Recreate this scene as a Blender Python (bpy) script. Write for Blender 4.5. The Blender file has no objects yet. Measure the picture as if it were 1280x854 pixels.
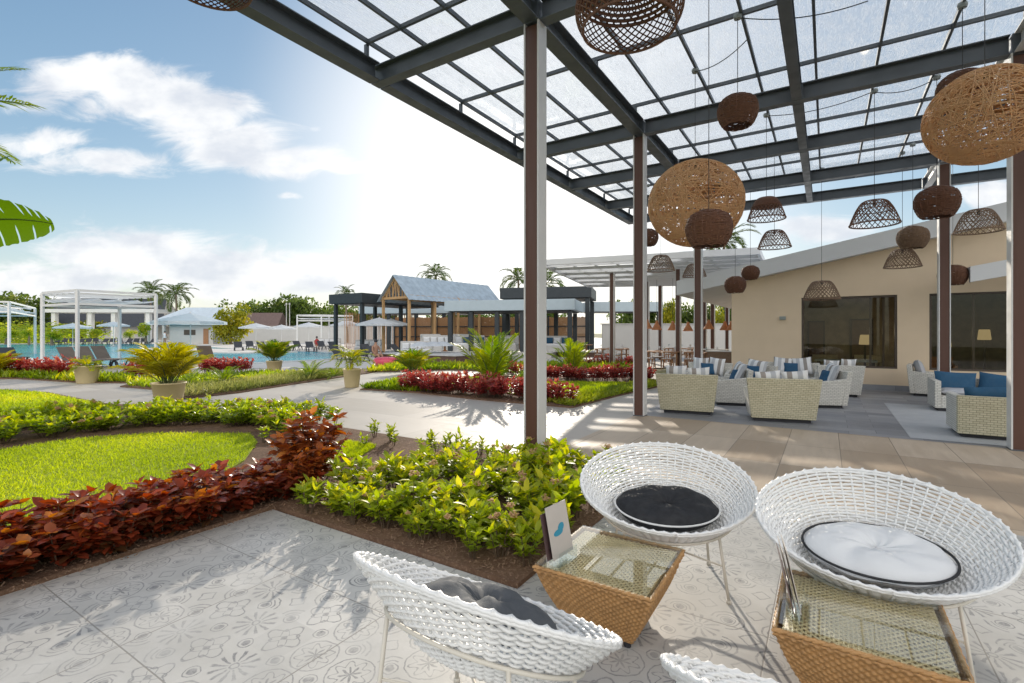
import bpy, math, random
import numpy as np
from mathutils import Vector, Matrix
R = math.radians
SC = bpy.context.scene
COL = SC.collection
# ---------------------------------------------------------------- camera, sky, sun
EYE, FOC, HZ = 1.55, 620.0, 416.0
cam = bpy.data.cameras.new("camera"); cam.sensor_width = 36; cam.lens = 36 * FOC / 1280
cam.shift_y = (HZ - 427) / 1280; cam.clip_start = 0.05; cam.clip_end = 2000
camo = bpy.data.objects.new("camera", cam); COL.objects.link(camo)
camo.location = (0, 0, EYE); camo.rotation_euler = (R(90), 0, 0); SC.camera = camo
SUN_AZ, SUN_EL = R(2.6), R(18.2)
sd = Vector((math.sin(SUN_AZ) * math.cos(SUN_EL), math.cos(SUN_AZ) * math.cos(SUN_EL), math.sin(SUN_EL)))
sl = bpy.data.lights.new("sun", 'SUN'); sl.energy = 2.3; sl.angle = R(0.5); sl.color = (1.0, 0.90, 0.76)
so = bpy.data.objects.new("sun", sl); COL.objects.link(so); so.rotation_euler = sd.to_track_quat('Z', 'Y').to_euler()
SC.view_settings.view_transform = 'Standard'; SC.view_settings.look = 'None'
SC.view_settings.gamma = 1; SC.view_settings.use_curve_mapping = False; SC.view_settings.exposure = 0.85
SC.cycles.max_bounces = 8; SC.cycles.transparent_max_bounces = 24; SC.cycles.caustics_reflective = False; SC.cycles.caustics_refractive = False
SC.cycles.use_denoising = True
SC.cycles.sample_clamp_indirect = 6

class NT:
    """small helper to write node trees"""
    def __init__(s, tree): s.t = tree; s.l = tree.links
    def n(s, kind, ins=None, **kw):
        nd = s.t.nodes.new(kind)
        for k, v in kw.items(): setattr(nd, k, v)
        for k, v in (ins or {}).items(): s.put(nd.inputs[k], v)
        return nd
    def put(s, sock, v):
        if isinstance(v, bpy.types.NodeSocket): s.l.new(v, sock)
        elif isinstance(v, bpy.types.Node): s.l.new(v.outputs[0], sock)
        else:
            if sock.type == 'RGBA' and hasattr(v, '__len__') and len(v) == 3: v = (*v, 1)
            sock.default_value = v
    def m(s, op, a, b=0.0, c=None, clamp=False):
        nd = s.n('ShaderNodeMath', operation=op, use_clamp=clamp); s.put(nd.inputs[0], a); s.put(nd.inputs[1], b)
        if c is not None: s.put(nd.inputs[2], c)
        return nd.outputs[0]
    def v(s, op, a, b=(0, 0, 0)):
        nd = s.n('ShaderNodeVectorMath', operation=op); s.put(nd.inputs[0], a); s.put(nd.inputs[1], b)
        return nd.outputs[1] if op in ('LENGTH', 'DISTANCE', 'DOT_PRODUCT') else nd.outputs[0]
    def mix(s, f, a, b):
        nd = s.n('ShaderNodeMix', data_type='RGBA'); s.put(nd.inputs[0], f); s.put(nd.inputs[6], a); s.put(nd.inputs[7], b)
        return nd.outputs[2]
    def rng(s, val, a, b, c=0.0, d=1.0, smooth=True):
        nd = s.n('ShaderNodeMapRange', interpolation_type='SMOOTHSTEP' if smooth else 'LINEAR')
        for k, x in zip(range(5), (val, a, b, c, d)): s.put(nd.inputs[k], x)
        return nd.outputs[0]
    def noise(s, vec, scale, detail=4, rough=0.55, dist=0.0):
        nd = s.n('ShaderNodeTexNoise', {'Scale': scale, 'Detail': detail, 'Roughness': rough, 'Distortion': dist})
        if vec is not None: s.put(nd.inputs['Vector'], vec)
        return nd.outputs[0]
    def comb(s, x, y, z=0.0):
        nd = s.n('ShaderNodeCombineXYZ'); s.put(nd.inputs[0], x); s.put(nd.inputs[1], y); s.put(nd.inputs[2], z); return nd.outputs[0]

W = bpy.data.worlds.new("World"); SC.world = W; W.use_nodes = True; W.node_tree.nodes.clear()
k = NT(W.node_tree)
sky = k.n('ShaderNodeTexSky', sky_type='NISHITA', sun_disc=False, sun_elevation=SUN_EL, sun_rotation=SUN_AZ)
sky.air_density = 1.0; sky.dust_density = 0.3; sky.ozone_density = 1.5; sky.altitude = 0
tc = k.n('ShaderNodeTexCoord'); sp = k.n('ShaderNodeSeparateXYZ', {0: tc.outputs['Generated']})
yy = k.m('MAXIMUM', k.m('ABSOLUTE', sp.outputs[1]), 0.12)
s_ = k.m('DIVIDE', sp.outputs[0], yy); t_ = k.m('DIVIDE', k.m('MAXIMUM', sp.outputs[2], 0.0), yy)
stv = k.comb(s_, t_)
wv = k.n('ShaderNodeTexNoise', {'Scale': 5.0, 'Detail': 3.0, 'Vector': stv}).outputs[1]
wst = k.v('ADD', stv, k.v('MULTIPLY', k.v('SUBTRACT', wv, (.5, .5, .5)), (.13, .07, 0)))
BL = [(120, 95, 125, 36, 1.15), (190, 118, 110, 44, 1.15), (250, 140, 100, 48, 1.15), (300, 178, 100, 46, 1.15), (355, 203, 95, 32, 1.15), (425, 211, 70, 12, .9),
      (40, 175, 110, 24, .8), (120, 205, 130, 24, .8), (30, 120, 70, 25, .55), (165, 322, 130, 46, 1.3), (70, 352, 150, 32, 1.1), (270, 338, 130, 44, 1.25),
      (10, 372, 120, 28, .8), (400, 340, 150, 42, .9), (365, 250, 24, 6, .6), (1030, 290, 75, 24, 1.0), (1240, 240, 70, 32, 1.0),
      (800, 60, 260, 60, .45), (1100, 60, 200, 60, .35), (-300, 250, 250, 60, .8), (1700, 250, 300, 80, .8)]
mask = 0.0
for px, py, rx, ry, w in BL:
    d = k.v('LENGTH', k.v('MULTIPLY', k.v('SUBTRACT', wst, ((px - 640) / FOC, (HZ - py) / FOC, 0)), (FOC / rx, FOC / ry, 0)))
    mask = k.m('MAXIMUM', mask, k.rng(d, 1.35, 0.15, 0.0, w))
fb = k.noise(k.v('MULTIPLY', stv, (3.4, 9.0, 1)), 2.0, 10, .66, .8)
fb2 = k.noise(k.v('MULTIPLY', stv, (5.0, 9.0, 1)), 1.3, 5, .55)
den = k.rng(k.m('ADD', mask, k.m('MULTIPLY', k.m('SUBTRACT', fb, .5), 1.7)), .22, .90)
sund = k.v('DOT_PRODUCT', k.v('NORMALIZE', tc.outputs['Generated']), tuple(sd))
glow = k.m('POWER', k.rng(sund, .86, .995, 0.0, 1.0, False), 1.7)
ccol = k.mix(k.rng(fb2, .32, .62), (4.7, 4.95, 5.4), (6.6, 6.6, 6.6))
skc = k.n('ShaderNodeHueSaturation', {'Saturation': 1.15, 'Value': 1.1, 'Color': sky.outputs[0]}).outputs[0]
cmp_ = k.v('DIVIDE', skc, k.v('ADD', k.v('MULTIPLY', skc, (.085, .085, .085)), (.86, .86, .86)))   # soft shoulder so the haze round the sun keeps its tone
cl = k.mix(k.m('MULTIPLY', den, .92), cmp_, ccol)
hz = k.rng(t_, .08, 0.0, 0, .4)
cl = k.mix(hz, cl, (5.2, 5.4, 5.7))
cl = k.mix(k.m('MULTIPLY', glow, .95), cl, (8.6, 8.5, 8.3))
# unseen bright clouds added behind the camera to fill the shaded sides
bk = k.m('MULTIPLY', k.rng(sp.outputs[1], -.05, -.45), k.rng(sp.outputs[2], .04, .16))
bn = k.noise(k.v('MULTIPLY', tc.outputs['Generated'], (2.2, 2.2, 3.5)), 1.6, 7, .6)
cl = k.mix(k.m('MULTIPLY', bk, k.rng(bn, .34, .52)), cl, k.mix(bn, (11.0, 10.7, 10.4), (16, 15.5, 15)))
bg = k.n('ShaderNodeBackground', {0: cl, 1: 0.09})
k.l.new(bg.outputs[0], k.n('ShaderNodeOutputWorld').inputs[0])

# ---------------------------------------------------------------- coordinates
TH = R(32.4)
U2 = Vector((math.sin(TH), math.cos(TH), 0)); X2 = Vector((math.cos(TH), -math.sin(TH), 0)); RZ = -TH
B0 = Vector((2.40, 9.29, 0))
def P(px, py, z=0.0):
    Y = FOC * (EYE - z) / (py - HZ); return Vector(((px - 640) * Y / FOC, Y, z))
def D(px, py, Y): return Vector(((px - 640) * Y / FOC, Y, EYE + (HZ - py) * Y / FOC))
def L(lx, ly, z=0.0): return B0 + X2 * lx + U2 * ly + Vector((0, 0, z))
def toL(p): d = Vector(p) - B0; return d.dot(X2), d.dot(U2)

# ---------------------------------------------------------------- mesh helpers
class MB:
    def __init__(s): s.v = []; s.f = []
    def add(s, vs, fs):
        o = len(s.v); s.v += [tuple(p) for p in vs]; s.f += [tuple(i + o for i in f) for f in fs]; return s
    def hexa(s, p): return s.add(p, [(3, 2, 1, 0), (4, 5, 6, 7), (0, 1, 5, 4), (1, 2, 6, 5), (2, 3, 7, 6), (3, 0, 4, 7)])
    def box(s, c, d, rz=0.0, M=None):
        x, y, z = d[0] / 2, d[1] / 2, d[2] / 2; cs, sn = math.cos(rz), math.sin(rz); p = []
        for zz in (-z, z):
            for a, b in ((-x, -y), (x, -y), (x, y), (-x, y)):
                q = Vector((a * cs - b * sn, a * sn + b * cs, zz))
                if M is not None: q = M @ q
                p.append((q[0] + c[0], q[1] + c[1], q[2] + c[2]))
        return s.hexa(p)
    def bar(s, a, b, w, h=None):
        a, b = Vector(a), Vector(b); h = h or w; d = b - a; l = d.length
        q = d.to_track_quat('Y', 'Z').to_matrix(); c = (a + b) / 2
        return s.box(c, (w, l, h), 0, q)
    def tube(s, pts, r, n=6, closed=False, cap=True):
        pts = [Vector(p) for p in pts]; m = len(pts); rr = r if hasattr(r, '__len__') else [r] * m
        up = None; rings = []
        for i in range(m):
            if closed: t = pts[(i + 1) % m] - pts[i - 1]
            else: t = pts[min(i + 1, m - 1)] - pts[max(i - 1, 0)]
            if t.length < 1e-9: t = Vector((0, 0, 1))
            t.normalize()
            if up is None: up = Vector((0, 0, 1)) if abs(t.z) < .9 else Vector((1, 0, 0))
            a = up - t * up.dot(t)
            if a.length < 1e-6: a = t.orthogonal()
            a.normalize(); up = a; b = t.cross(a)
            rings.append([pts[i] + (a * math.cos(2 * math.pi * j / n) + b * math.sin(2 * math.pi * j / n)) * rr[i] for j in range(n)])
        vs = [p for q in rings for p in q]; fs = []
        for i in range(m if closed else m - 1):
            i2 = (i + 1) % m
            for j in range(n): fs.append((i * n + j, i * n + (j + 1) % n, i2 * n + (j + 1) % n, i2 * n + j))
        if cap and not closed: fs += [tuple(range(n - 1, -1, -1)), tuple((m - 1) * n + j for j in range(n))]
        return s.add(vs, fs)
    def lathe(s, prof, n=24, c=(0, 0, 0)):
        vs = []; fs = []
        for r, z in prof:
            for j in range(n): a = 2 * math.pi * j / n; vs.append((c[0] + r * math.cos(a), c[1] + r * math.sin(a), c[2] + z))
        for i in range(len(prof) - 1):
            for j in range(n): fs.append((i * n + j, i * n + (j + 1) % n, (i + 1) * n + (j + 1) % n, (i + 1) * n + j))
        return s.add(vs, fs)
    def prism(s, poly, z0, z1):
        n = len(poly); vs = [(p[0], p[1], z0) for p in poly] + [(p[0], p[1], z1) for p in poly]
        return s.add(vs, [tuple(range(n - 1, -1, -1)), tuple(range(n, 2 * n))] + [(i, (i + 1) % n, n + (i + 1) % n, n + i) for i in range(n)])
    def sheet(s, poly, z): return s.add([(p[0], p[1], z) for p in poly], [tuple(range(len(poly)))])
    def slab(s, quad, z0, z1):  # quad of 3D-ish points, z offsets relative
        q = [Vector(p) for p in quad]
        return s.hexa([p + Vector((0, 0, z0)) for p in q] + [p + Vector((0, 0, z1)) for p in q])
    def mesh(s, name, mat, smooth=False, tint=None):
        me = bpy.data.meshes.new(name); me.from_pydata(s.v, [], s.f); me.validate(verbose=False)
        if mat: me.materials.append(mat)
        if smooth: me.polygons.foreach_set('use_smooth', [True] * len(me.polygons))
        if tint is not None and len(tint) == len(me.polygons):
            at = me.attributes.new('tint', 'FLOAT', 'FACE'); at.data.foreach_set('value', np.asarray(tint, dtype=np.float32))
        me.update(); return me
    def obj(s, name, mat, parent=None, loc=None, smooth=False, tint=None, bevel=0):
        o = bpy.data.objects.new(name, s.mesh(name, mat, smooth, tint)); COL.objects.link(o)
        if parent: o.parent = parent
        if loc is not None: o.location = loc
        if bevel:
            b = o.modifiers.new('bevel', 'BEVEL'); b.width = bevel; b.segments = 2; b.limit_method = 'ANGLE'; b.angle_limit = R(40)
        return o
def link(name, me, parent=None, loc=(0, 0, 0), rz=0.0):
    o = bpy.data.objects.new(name, me); COL.objects.link(o); o.location = loc; o.rotation_euler = (0, 0, rz)
    if parent: o.parent = parent
    return o
def tag(o, label=None, cat=None, group=None, kind=None):
    if label: o['label'] = label
    if cat: o['category'] = cat
    if group: o['group'] = group
    if kind: o['kind'] = kind
    return o
def thing(name, label, cat, loc=(0, 0, 0), rz=0.0, group=None):
    o = bpy.data.objects.new(name, None); COL.objects.link(o); o.empty_display_size = .2
    o.location = loc; o.rotation_euler = (0, 0, rz); return tag(o, label, cat, group)
def dup(root, loc, rz=0.0, label=None, group=None, scale=None):
    r = root.copy(); COL.objects.link(r); r.location = loc; r.rotation_euler = (0, 0, rz)
    if label: r['label'] = label
    if group: r['group'] = group
    if scale: r.scale = scale if hasattr(scale, '__len__') else (scale,) * 3
    for ch in list(root.children):
        c = ch.copy(); COL.objects.link(c); c.parent = r
        for g in list(ch.children):
            d = g.copy(); COL.objects.link(d); d.parent = c
    return r
def struct(o): return tag(o, kind='structure')

# ---------------------------------------------------------------- materials
def pbr(name, col, rough=.6, bump=0.0, bscale=40, var=.12, vscale=3, metal=0.0, spec=.5, trans=0.0, coords='Object', stretch=(1, 1, 1)):
    m = bpy.data.materials.new(name); m.use_nodes = True; m.node_tree.nodes.clear(); k = NT(m.node_tree)
    tcn = k.n('ShaderNodeTexCoord'); co = k.v('MULTIPLY', tcn.outputs[coords], stretch)
    n1 = k.noise(co, vscale, 6, .6)
    c = k.mix(n1, tuple(max(0, x * (1 - var * 1.6)) for x in col), tuple(min(1, x * (1 + var * 1.6)) for x in col))
    b = k.n('ShaderNodeBsdfPrincipled', {'Base Color': c, 'Roughness': rough, 'Metallic': metal, 'Specular IOR Level': spec})
    if rough > .15: k.put(b.inputs['Roughness'], k.rng(k.noise(co, vscale * 2.3, 3), .3, .7, max(.05, rough - .1), min(1, rough + .1)))
    if bump:
        bp = k.n('ShaderNodeBump', {'Strength': bump, 'Distance': .01}); k.put(bp.inputs['Height'], k.noise(co, bscale, 5)); k.put(b.inputs['Normal'], bp.outputs[0])
    sh = b.outputs[0]
    if trans:
        tr = k.n('ShaderNodeBsdfTranslucent', {0: c}); mx = k.n('ShaderNodeMixShader', {0: trans}); k.l.new(sh, mx.inputs[1]); k.l.new(tr.outputs[0], mx.inputs[2]); sh = mx.outputs[0]
    out = k.n('ShaderNodeOutputMaterial'); k.l.new(sh, out.inputs[0]); m['_c'] = 1
    return m
def leafmat(name, c1, c2, c3=None, trans=.45, rough=.38, tscale=1.7):
    m = bpy.data.materials.new(name); m.use_nodes = True; m.node_tree.nodes.clear(); k = NT(m.node_tree)
    at = k.n('ShaderNodeAttribute', attribute_name='tint'); t = at.outputs['Fac']
    c = k.mix(k.rng(t, 0, .6), c1, c2)
    if c3: c = k.mix(k.rng(t, .72, 1.0), c, c3)
    b = k.n('ShaderNodeBsdfPrincipled', {'Base Color': c, 'Roughness': rough, 'Specular IOR Level': .45})
    hs = k.n('ShaderNodeHueSaturation', {'Saturation': 1.15, 'Value': tscale, 'Color': c})
    tr = k.n('ShaderNodeBsdfTranslucent', {0: hs.outputs[0]}); mx = k.n('ShaderNodeMixShader', {0: trans})
    k.l.new(b.outputs[0], mx.inputs[1]); k.l.new(tr.outputs[0], mx.inputs[2])
    k.l.new(mx.outputs[0], k.n('ShaderNodeOutputMaterial').inputs[0]); return m
def glassmat(name, tint=(.9, .95, .95), refl=1.0, frost=None, rough=0.0, ior=1.5):
    m = bpy.data.materials.new(name); m.use_nodes = True; m.node_tree.nodes.clear(); k = NT(m.node_tree)
    fw = k.n('ShaderNodeLayerWeight', {'Blend': .5}).outputs['Facing']; fr = k.m('ADD', .04, k.m('MULTIPLY', k.m('POWER', fw, 5.0), .96)); tr = k.n('ShaderNodeBsdfTransparent', {0: tint}); gl = k.n('ShaderNodeBsdfGlossy', {'Color': (1, 1, 1), 'Roughness': rough})
    base = tr.outputs[0]
    if frost:
        co = k.n('ShaderNodeTexCoord').outputs['Object']
        st = k.noise(k.v('MULTIPLY', co, (9, 1.6, 7)), 3, 9, .78, 1.2); dr = k.noise(co, 55, 2, .5)
        f = k.m('ADD', k.rng(st, .42, .72, frost * .35, frost), k.rng(dr, .62, .74, 0, .10), clamp=True)
        df = k.n('ShaderNodeBsdfTranslucent', {0: (.93, .95, .97)}); d2 = k.n('ShaderNodeBsdfDiffuse', {0: (.8, .84, .86)})
        dm = k.n('ShaderNodeMixShader', {0: .25}); k.l.new(df.outputs[0], dm.inputs[1]); k.l.new(d2.outputs[0], dm.inputs[2])
        mf = k.n('ShaderNodeMixShader'); k.put(mf.inputs[0], f); k.l.new(base, mf.inputs[1]); k.l.new(dm.outputs[0], mf.inputs[2]); base = mf.outputs[0]
    mx = k.n('ShaderNodeMixShader'); k.put(mx.inputs[0], k.m('MULTIPLY', fr, refl)); k.l.new(base, mx.inputs[1]); k.l.new(gl.outputs[0], mx.inputs[2])
    k.l.new(mx.outputs[0], k.n('ShaderNodeOutputMaterial').inputs[0]); return m
def emit(name, col, s):
    m = bpy.data.materials.new(name); m.use_nodes = True; m.node_tree.nodes.clear(); k = NT(m.node_tree)
    e = k.n('ShaderNodeEmission', {0: col, 1: s}); k.l.new(e.outputs[0], k.n('ShaderNodeOutputMaterial').inputs[0]); return m
def tilemat(name, c1, c2, size, grout=(.2, .19, .18), gw=.012, rough=.5, streak=(1, 8, 1), off=0.5, bump=.25, mort=None):
    m = bpy.data.materials.new(name); m.use_nodes = True; m.node_tree.nodes.clear(); k = NT(m.node_tree)
    co = k.n('ShaderNodeTexCoord').outputs['Object']
    br = k.n('ShaderNodeTexBrick', {'Vector': co, 'Color1': (0, 0, 0), 'Color2': (1, 1, 1), 'Mortar': (.5, .5, .5), 'Scale': 1.0, 'Mortar Size': gw, 'Mortar Smooth': .3, 'Brick Width': size[0], 'Row Height': size[1]}, offset=off)
    n1 = k.noise(k.v('MULTIPLY', co, streak), 1.6, 8, .65, .5); n2 = k.noise(co, .5, 3)
    f = k.m('ADD', k.m('MULTIPLY', n1, .7), k.m('MULTIPLY', k.m('SUBTRACT', br.outputs[0], .5), .35)); f = k.m('ADD', f, k.m('MULTIPLY', k.m('SUBTRACT', n2, .5), .5))
    c = k.mix(k.rng(f, .1, .75), c1, c2); c = k.mix(br.outputs[1], c, grout)
    b = k.n('ShaderNodeBsdfPrincipled', {'Base Color': c, 'Roughness': rough}); k.put(b.inputs['Roughness'], k.rng(n1, .3, .7, rough - .1, rough + .12))
    bp = k.n('ShaderNodeBump', {'Strength': bump, 'Distance': .004}); k.put(bp.inputs['Height'], k.m('SUBTRACT', k.m('MULTIPLY', n1, .3), br.outputs[1])); k.put(b.inputs['Normal'], bp.outputs[0])
    k.l.new(b.outputs[0], k.n('ShaderNodeOutputMaterial').inputs[0]); return m
def patterntile(name):
    m = bpy.data.materials.new(name); m.use_nodes = True; m.node_tree.nodes.clear(); k = NT(m.node_tree)
    co = k.n('ShaderNodeTexCoord').outputs['Object']
    CELL = .25
    q = k.v('MULTIPLY', co, (1 / CELL, 1 / CELL, 0)); cid = k.v('FLOOR', q); fr = k.v('SUBTRACT', k.v('SUBTRACT', q, cid), (.5, .5, 0))
    wn = k.n('ShaderNodeTexWhiteNoise', {'Vector': cid}, noise_dimensions='3D'); rv = k.n('ShaderNodeSeparateXYZ', {0: wn.outputs[1]})
    wob = k.v('MULTIPLY', k.v('SUBTRACT', k.n('ShaderNodeTexNoise', {'Scale': 24.0, 'Detail': 4.0, 'Vector': co}).outputs[1], (.5, .5, .5)), (.085, .085, 0))
    fx = k.n('ShaderNodeSeparateXYZ', {0: k.v('ADD', fr, wob)}); x, y = fx.outputs[0], fx.outputs[1]
    r = k.m('SQRT', k.m('ADD', k.m('MULTIPLY', x, x), k.m('MULTIPLY', y, y))); th = k.m('ARCTAN2', y, x)
    ax, ay = k.m('ABSOLUTE', x), k.m('ABSOLUTE', y); d1 = k.m('ADD', ax, ay)
    def line(val, at, w): return k.rng(k.m('ABSOLUTE', k.m('SUBTRACT', val, at)), w, w * .5)
    c4 = k.m('COSINE', k.m('MULTIPLY', th, 4.0)); c8 = k.m('COSINE', k.m('MULTIPLY', th, 8.0)); c12 = k.m('COSINE', k.m('MULTIPLY', th, 12.0))
    A = k.m('MAXIMUM', line(r, k.m('ADD', .30, k.m('MULTIPLY', c8, .07)), .022), k.rng(r, k.m('ADD', .13, k.m('MULTIPLY', c8, .10)), k.m('ADD', .10, k.m('MULTIPLY', c8, .10))))
    A = k.m('MAXIMUM', A, line(r, .44, .02))
    Bp = k.m('MAXIMUM', line(r, k.m('ADD', .34, k.m('MULTIPLY', c4, .10)), .028), line(r, k.m('ADD', .20, k.m('MULTIPLY', c4, -.09)), .022))
    Bp = k.m('MAXIMUM', Bp, k.rng(d1, .10, .07))
    Cp = k.m('MULTIPLY', k.rng(c12, .25, .6), k.m('MULTIPLY', k.rng(r, .10, .13), k.rng(r, .46, .40))); Cp = k.m('MAXIMUM', Cp, line(r, .07, .022))
    cx, cy = k.m('SUBTRACT', .5, ax), k.m('SUBTRACT', .5, ay); rc = k.m('SQRT', k.m('ADD', k.m('MULTIPLY', cx, cx), k.m('MULTIPLY', cy, cy)))
    Dp = k.m('MAXIMUM', line(rc, .33, .024), k.m('MAXIMUM', line(d1, .2, .03), k.rng(rc, .12, .09))); Dp = k.m('MAXIMUM', Dp, line(rc, .22, .02))
    s1 = k.m('GREATER_THAN', rv.outputs[0], .28); s2 = k.m('GREATER_THAN', rv.outputs[0], .54); s3 = k.m('GREATER_THAN', rv.outputs[0], .78)
    def sel(f, a, b): return k.m('ADD', k.m('MULTIPLY', a, k.m('SUBTRACT', 1.0, f)), k.m('MULTIPLY', b, f))
    pat = sel(s3, sel(s2, sel(s1, A, Bp), Cp), Dp)
    corner = k.m('MAXIMUM', k.rng(rc, .10, .08), line(rc, .145, .016)); pat = k.m('MAXIMUM', pat, corner)
    wear = k.rng(k.noise(co, 3.2, 8, .7), .32, .62); fine = k.rng(k.noise(co, 70, 4, .7), .25, .6)
    strength = k.m('MULTIPLY', k.m('MULTIPLY', pat, k.m('ADD', .25, k.m('MULTIPLY', wear, .75))), k.m('ADD', .5, k.m('MULTIPLY', fine, .5)))
    strength = k.m('MULTIPLY', strength, k.m('ADD', .62, k.m('MULTIPLY', rv.outputs[1], .45)))
    base = k.mix(rv.outputs[2], (.50, .49, .465), (.60, .585, .555)); base = k.mix(k.rng(k.noise(co, 1.3, 7, .65), .3, .7), base, (.42, .41, .385))
    c = k.mix(strength, base, (.20, .20, .205))
    g = k.m('PINGPONG', k.n('ShaderNodeSeparateXYZ', {0: co}).outputs[0], .45); g2 = k.m('PINGPONG', k.n('ShaderNodeSeparateXYZ', {0: co}).outputs[1], .45)
    gm = k.m('MAXIMUM', k.rng(g, .0045, .0025), k.rng(g2, .0045, .0025)); c = k.mix(gm, c, (.27, .255, .235))
    b = k.n('ShaderNodeBsdfPrincipled', {'Base Color': c, 'Roughness': .5, 'Specular IOR Level': .4})
    k.put(b.inputs['Roughness'], k.rng(wear, 0, 1, .42, .6))
    bp = k.n('ShaderNodeBump', {'Strength': .35, 'Distance': .003}); k.put(bp.inputs['Height'], k.m('SUBTRACT', k.m('MULTIPLY', fine, .2), gm)); k.put(b.inputs['Normal'], bp.outputs[0])
    k.l.new(b.outputs[0], k.n('ShaderNodeOutputMaterial').inputs[0]); return m
def weave(name, c1, c2, sx=.012, sz=.008, rough=.5, bump=.6):
    """flat woven wicker: staggered strips, seen on generated box sides"""
    m = bpy.data.materials.new(name); m.use_nodes = True; m.node_tree.nodes.clear(); k = NT(m.node_tree)
    co = k.n('ShaderNodeTexCoord').outputs['Object']; sp = k.n('ShaderNodeSeparateXYZ', {0: co})
    u = k.comb(k.m('ADD', sp.outputs[0], sp.outputs[1]), sp.outputs[2])
    br = k.n('ShaderNodeTexBrick', {'Vector': u, 'Color1': (0, 0, 0), 'Color2': (1, 1, 1), 'Mortar': (0, 0, 0), 'Scale': 1.0, 'Mortar Size': sz * .13, 'Mortar Smooth': .8, 'Brick Width': sx, 'Row Height': sz}, offset=.5)
    n = k.noise(co, 6, 4); c = k.mix(k.m('ADD', k.m('MULTIPLY', br.outputs[0], .5), k.m('MULTIPLY', n, .5)), c1, c2)
    c = k.mix(k.m('MULTIPLY', br.outputs[1], .9), c, tuple(x * .35 for x in c1))
    b = k.n('ShaderNodeBsdfPrincipled', {'Base Color': c, 'Roughness': rough})
    bp = k.n('ShaderNodeBump', {'Strength': bump, 'Distance': .004}); k.put(bp.inputs['Height'], k.m('SUBTRACT', 1.0, br.outputs[1])); k.put(b.inputs['Normal'], bp.outputs[0])
    k.l.new(b.outputs[0], k.n('ShaderNodeOutputMaterial').inputs[0]); return m
def stripes(name, c1, c2, c3, period=.16):
    m = bpy.data.materials.new(name); m.use_nodes = True; m.node_tree.nodes.clear(); k = NT(m.node_tree)
    co = k.n('ShaderNodeTexCoord').outputs['Object']; x = k.n('ShaderNodeSeparateXYZ', {0: co}).outputs[0]
    f = k.m('FRACT', k.m('DIVIDE', k.m('ADD', x, 5.0), period)); f2 = k.m('FRACT', k.m('DIVIDE', k.m('ADD', x, 5.0), period * 2))
    c = k.mix(k.m('GREATER_THAN', f, .5), c1, k.mix(k.m('GREATER_THAN', f2, .5), c2, c3))
    b = k.n('ShaderNodeBsdfPrincipled', {'Base Color': c, 'Roughness': .85})
    bp = k.n('ShaderNodeBump', {'Strength': .2, 'Distance': .003}); k.put(bp.inputs['Height'], k.noise(co, 120, 3)); k.put(b.inputs['Normal'], bp.outputs[0])
    k.l.new(b.outputs[0], k.n('ShaderNodeOutputMaterial').inputs[0]); return m
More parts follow.
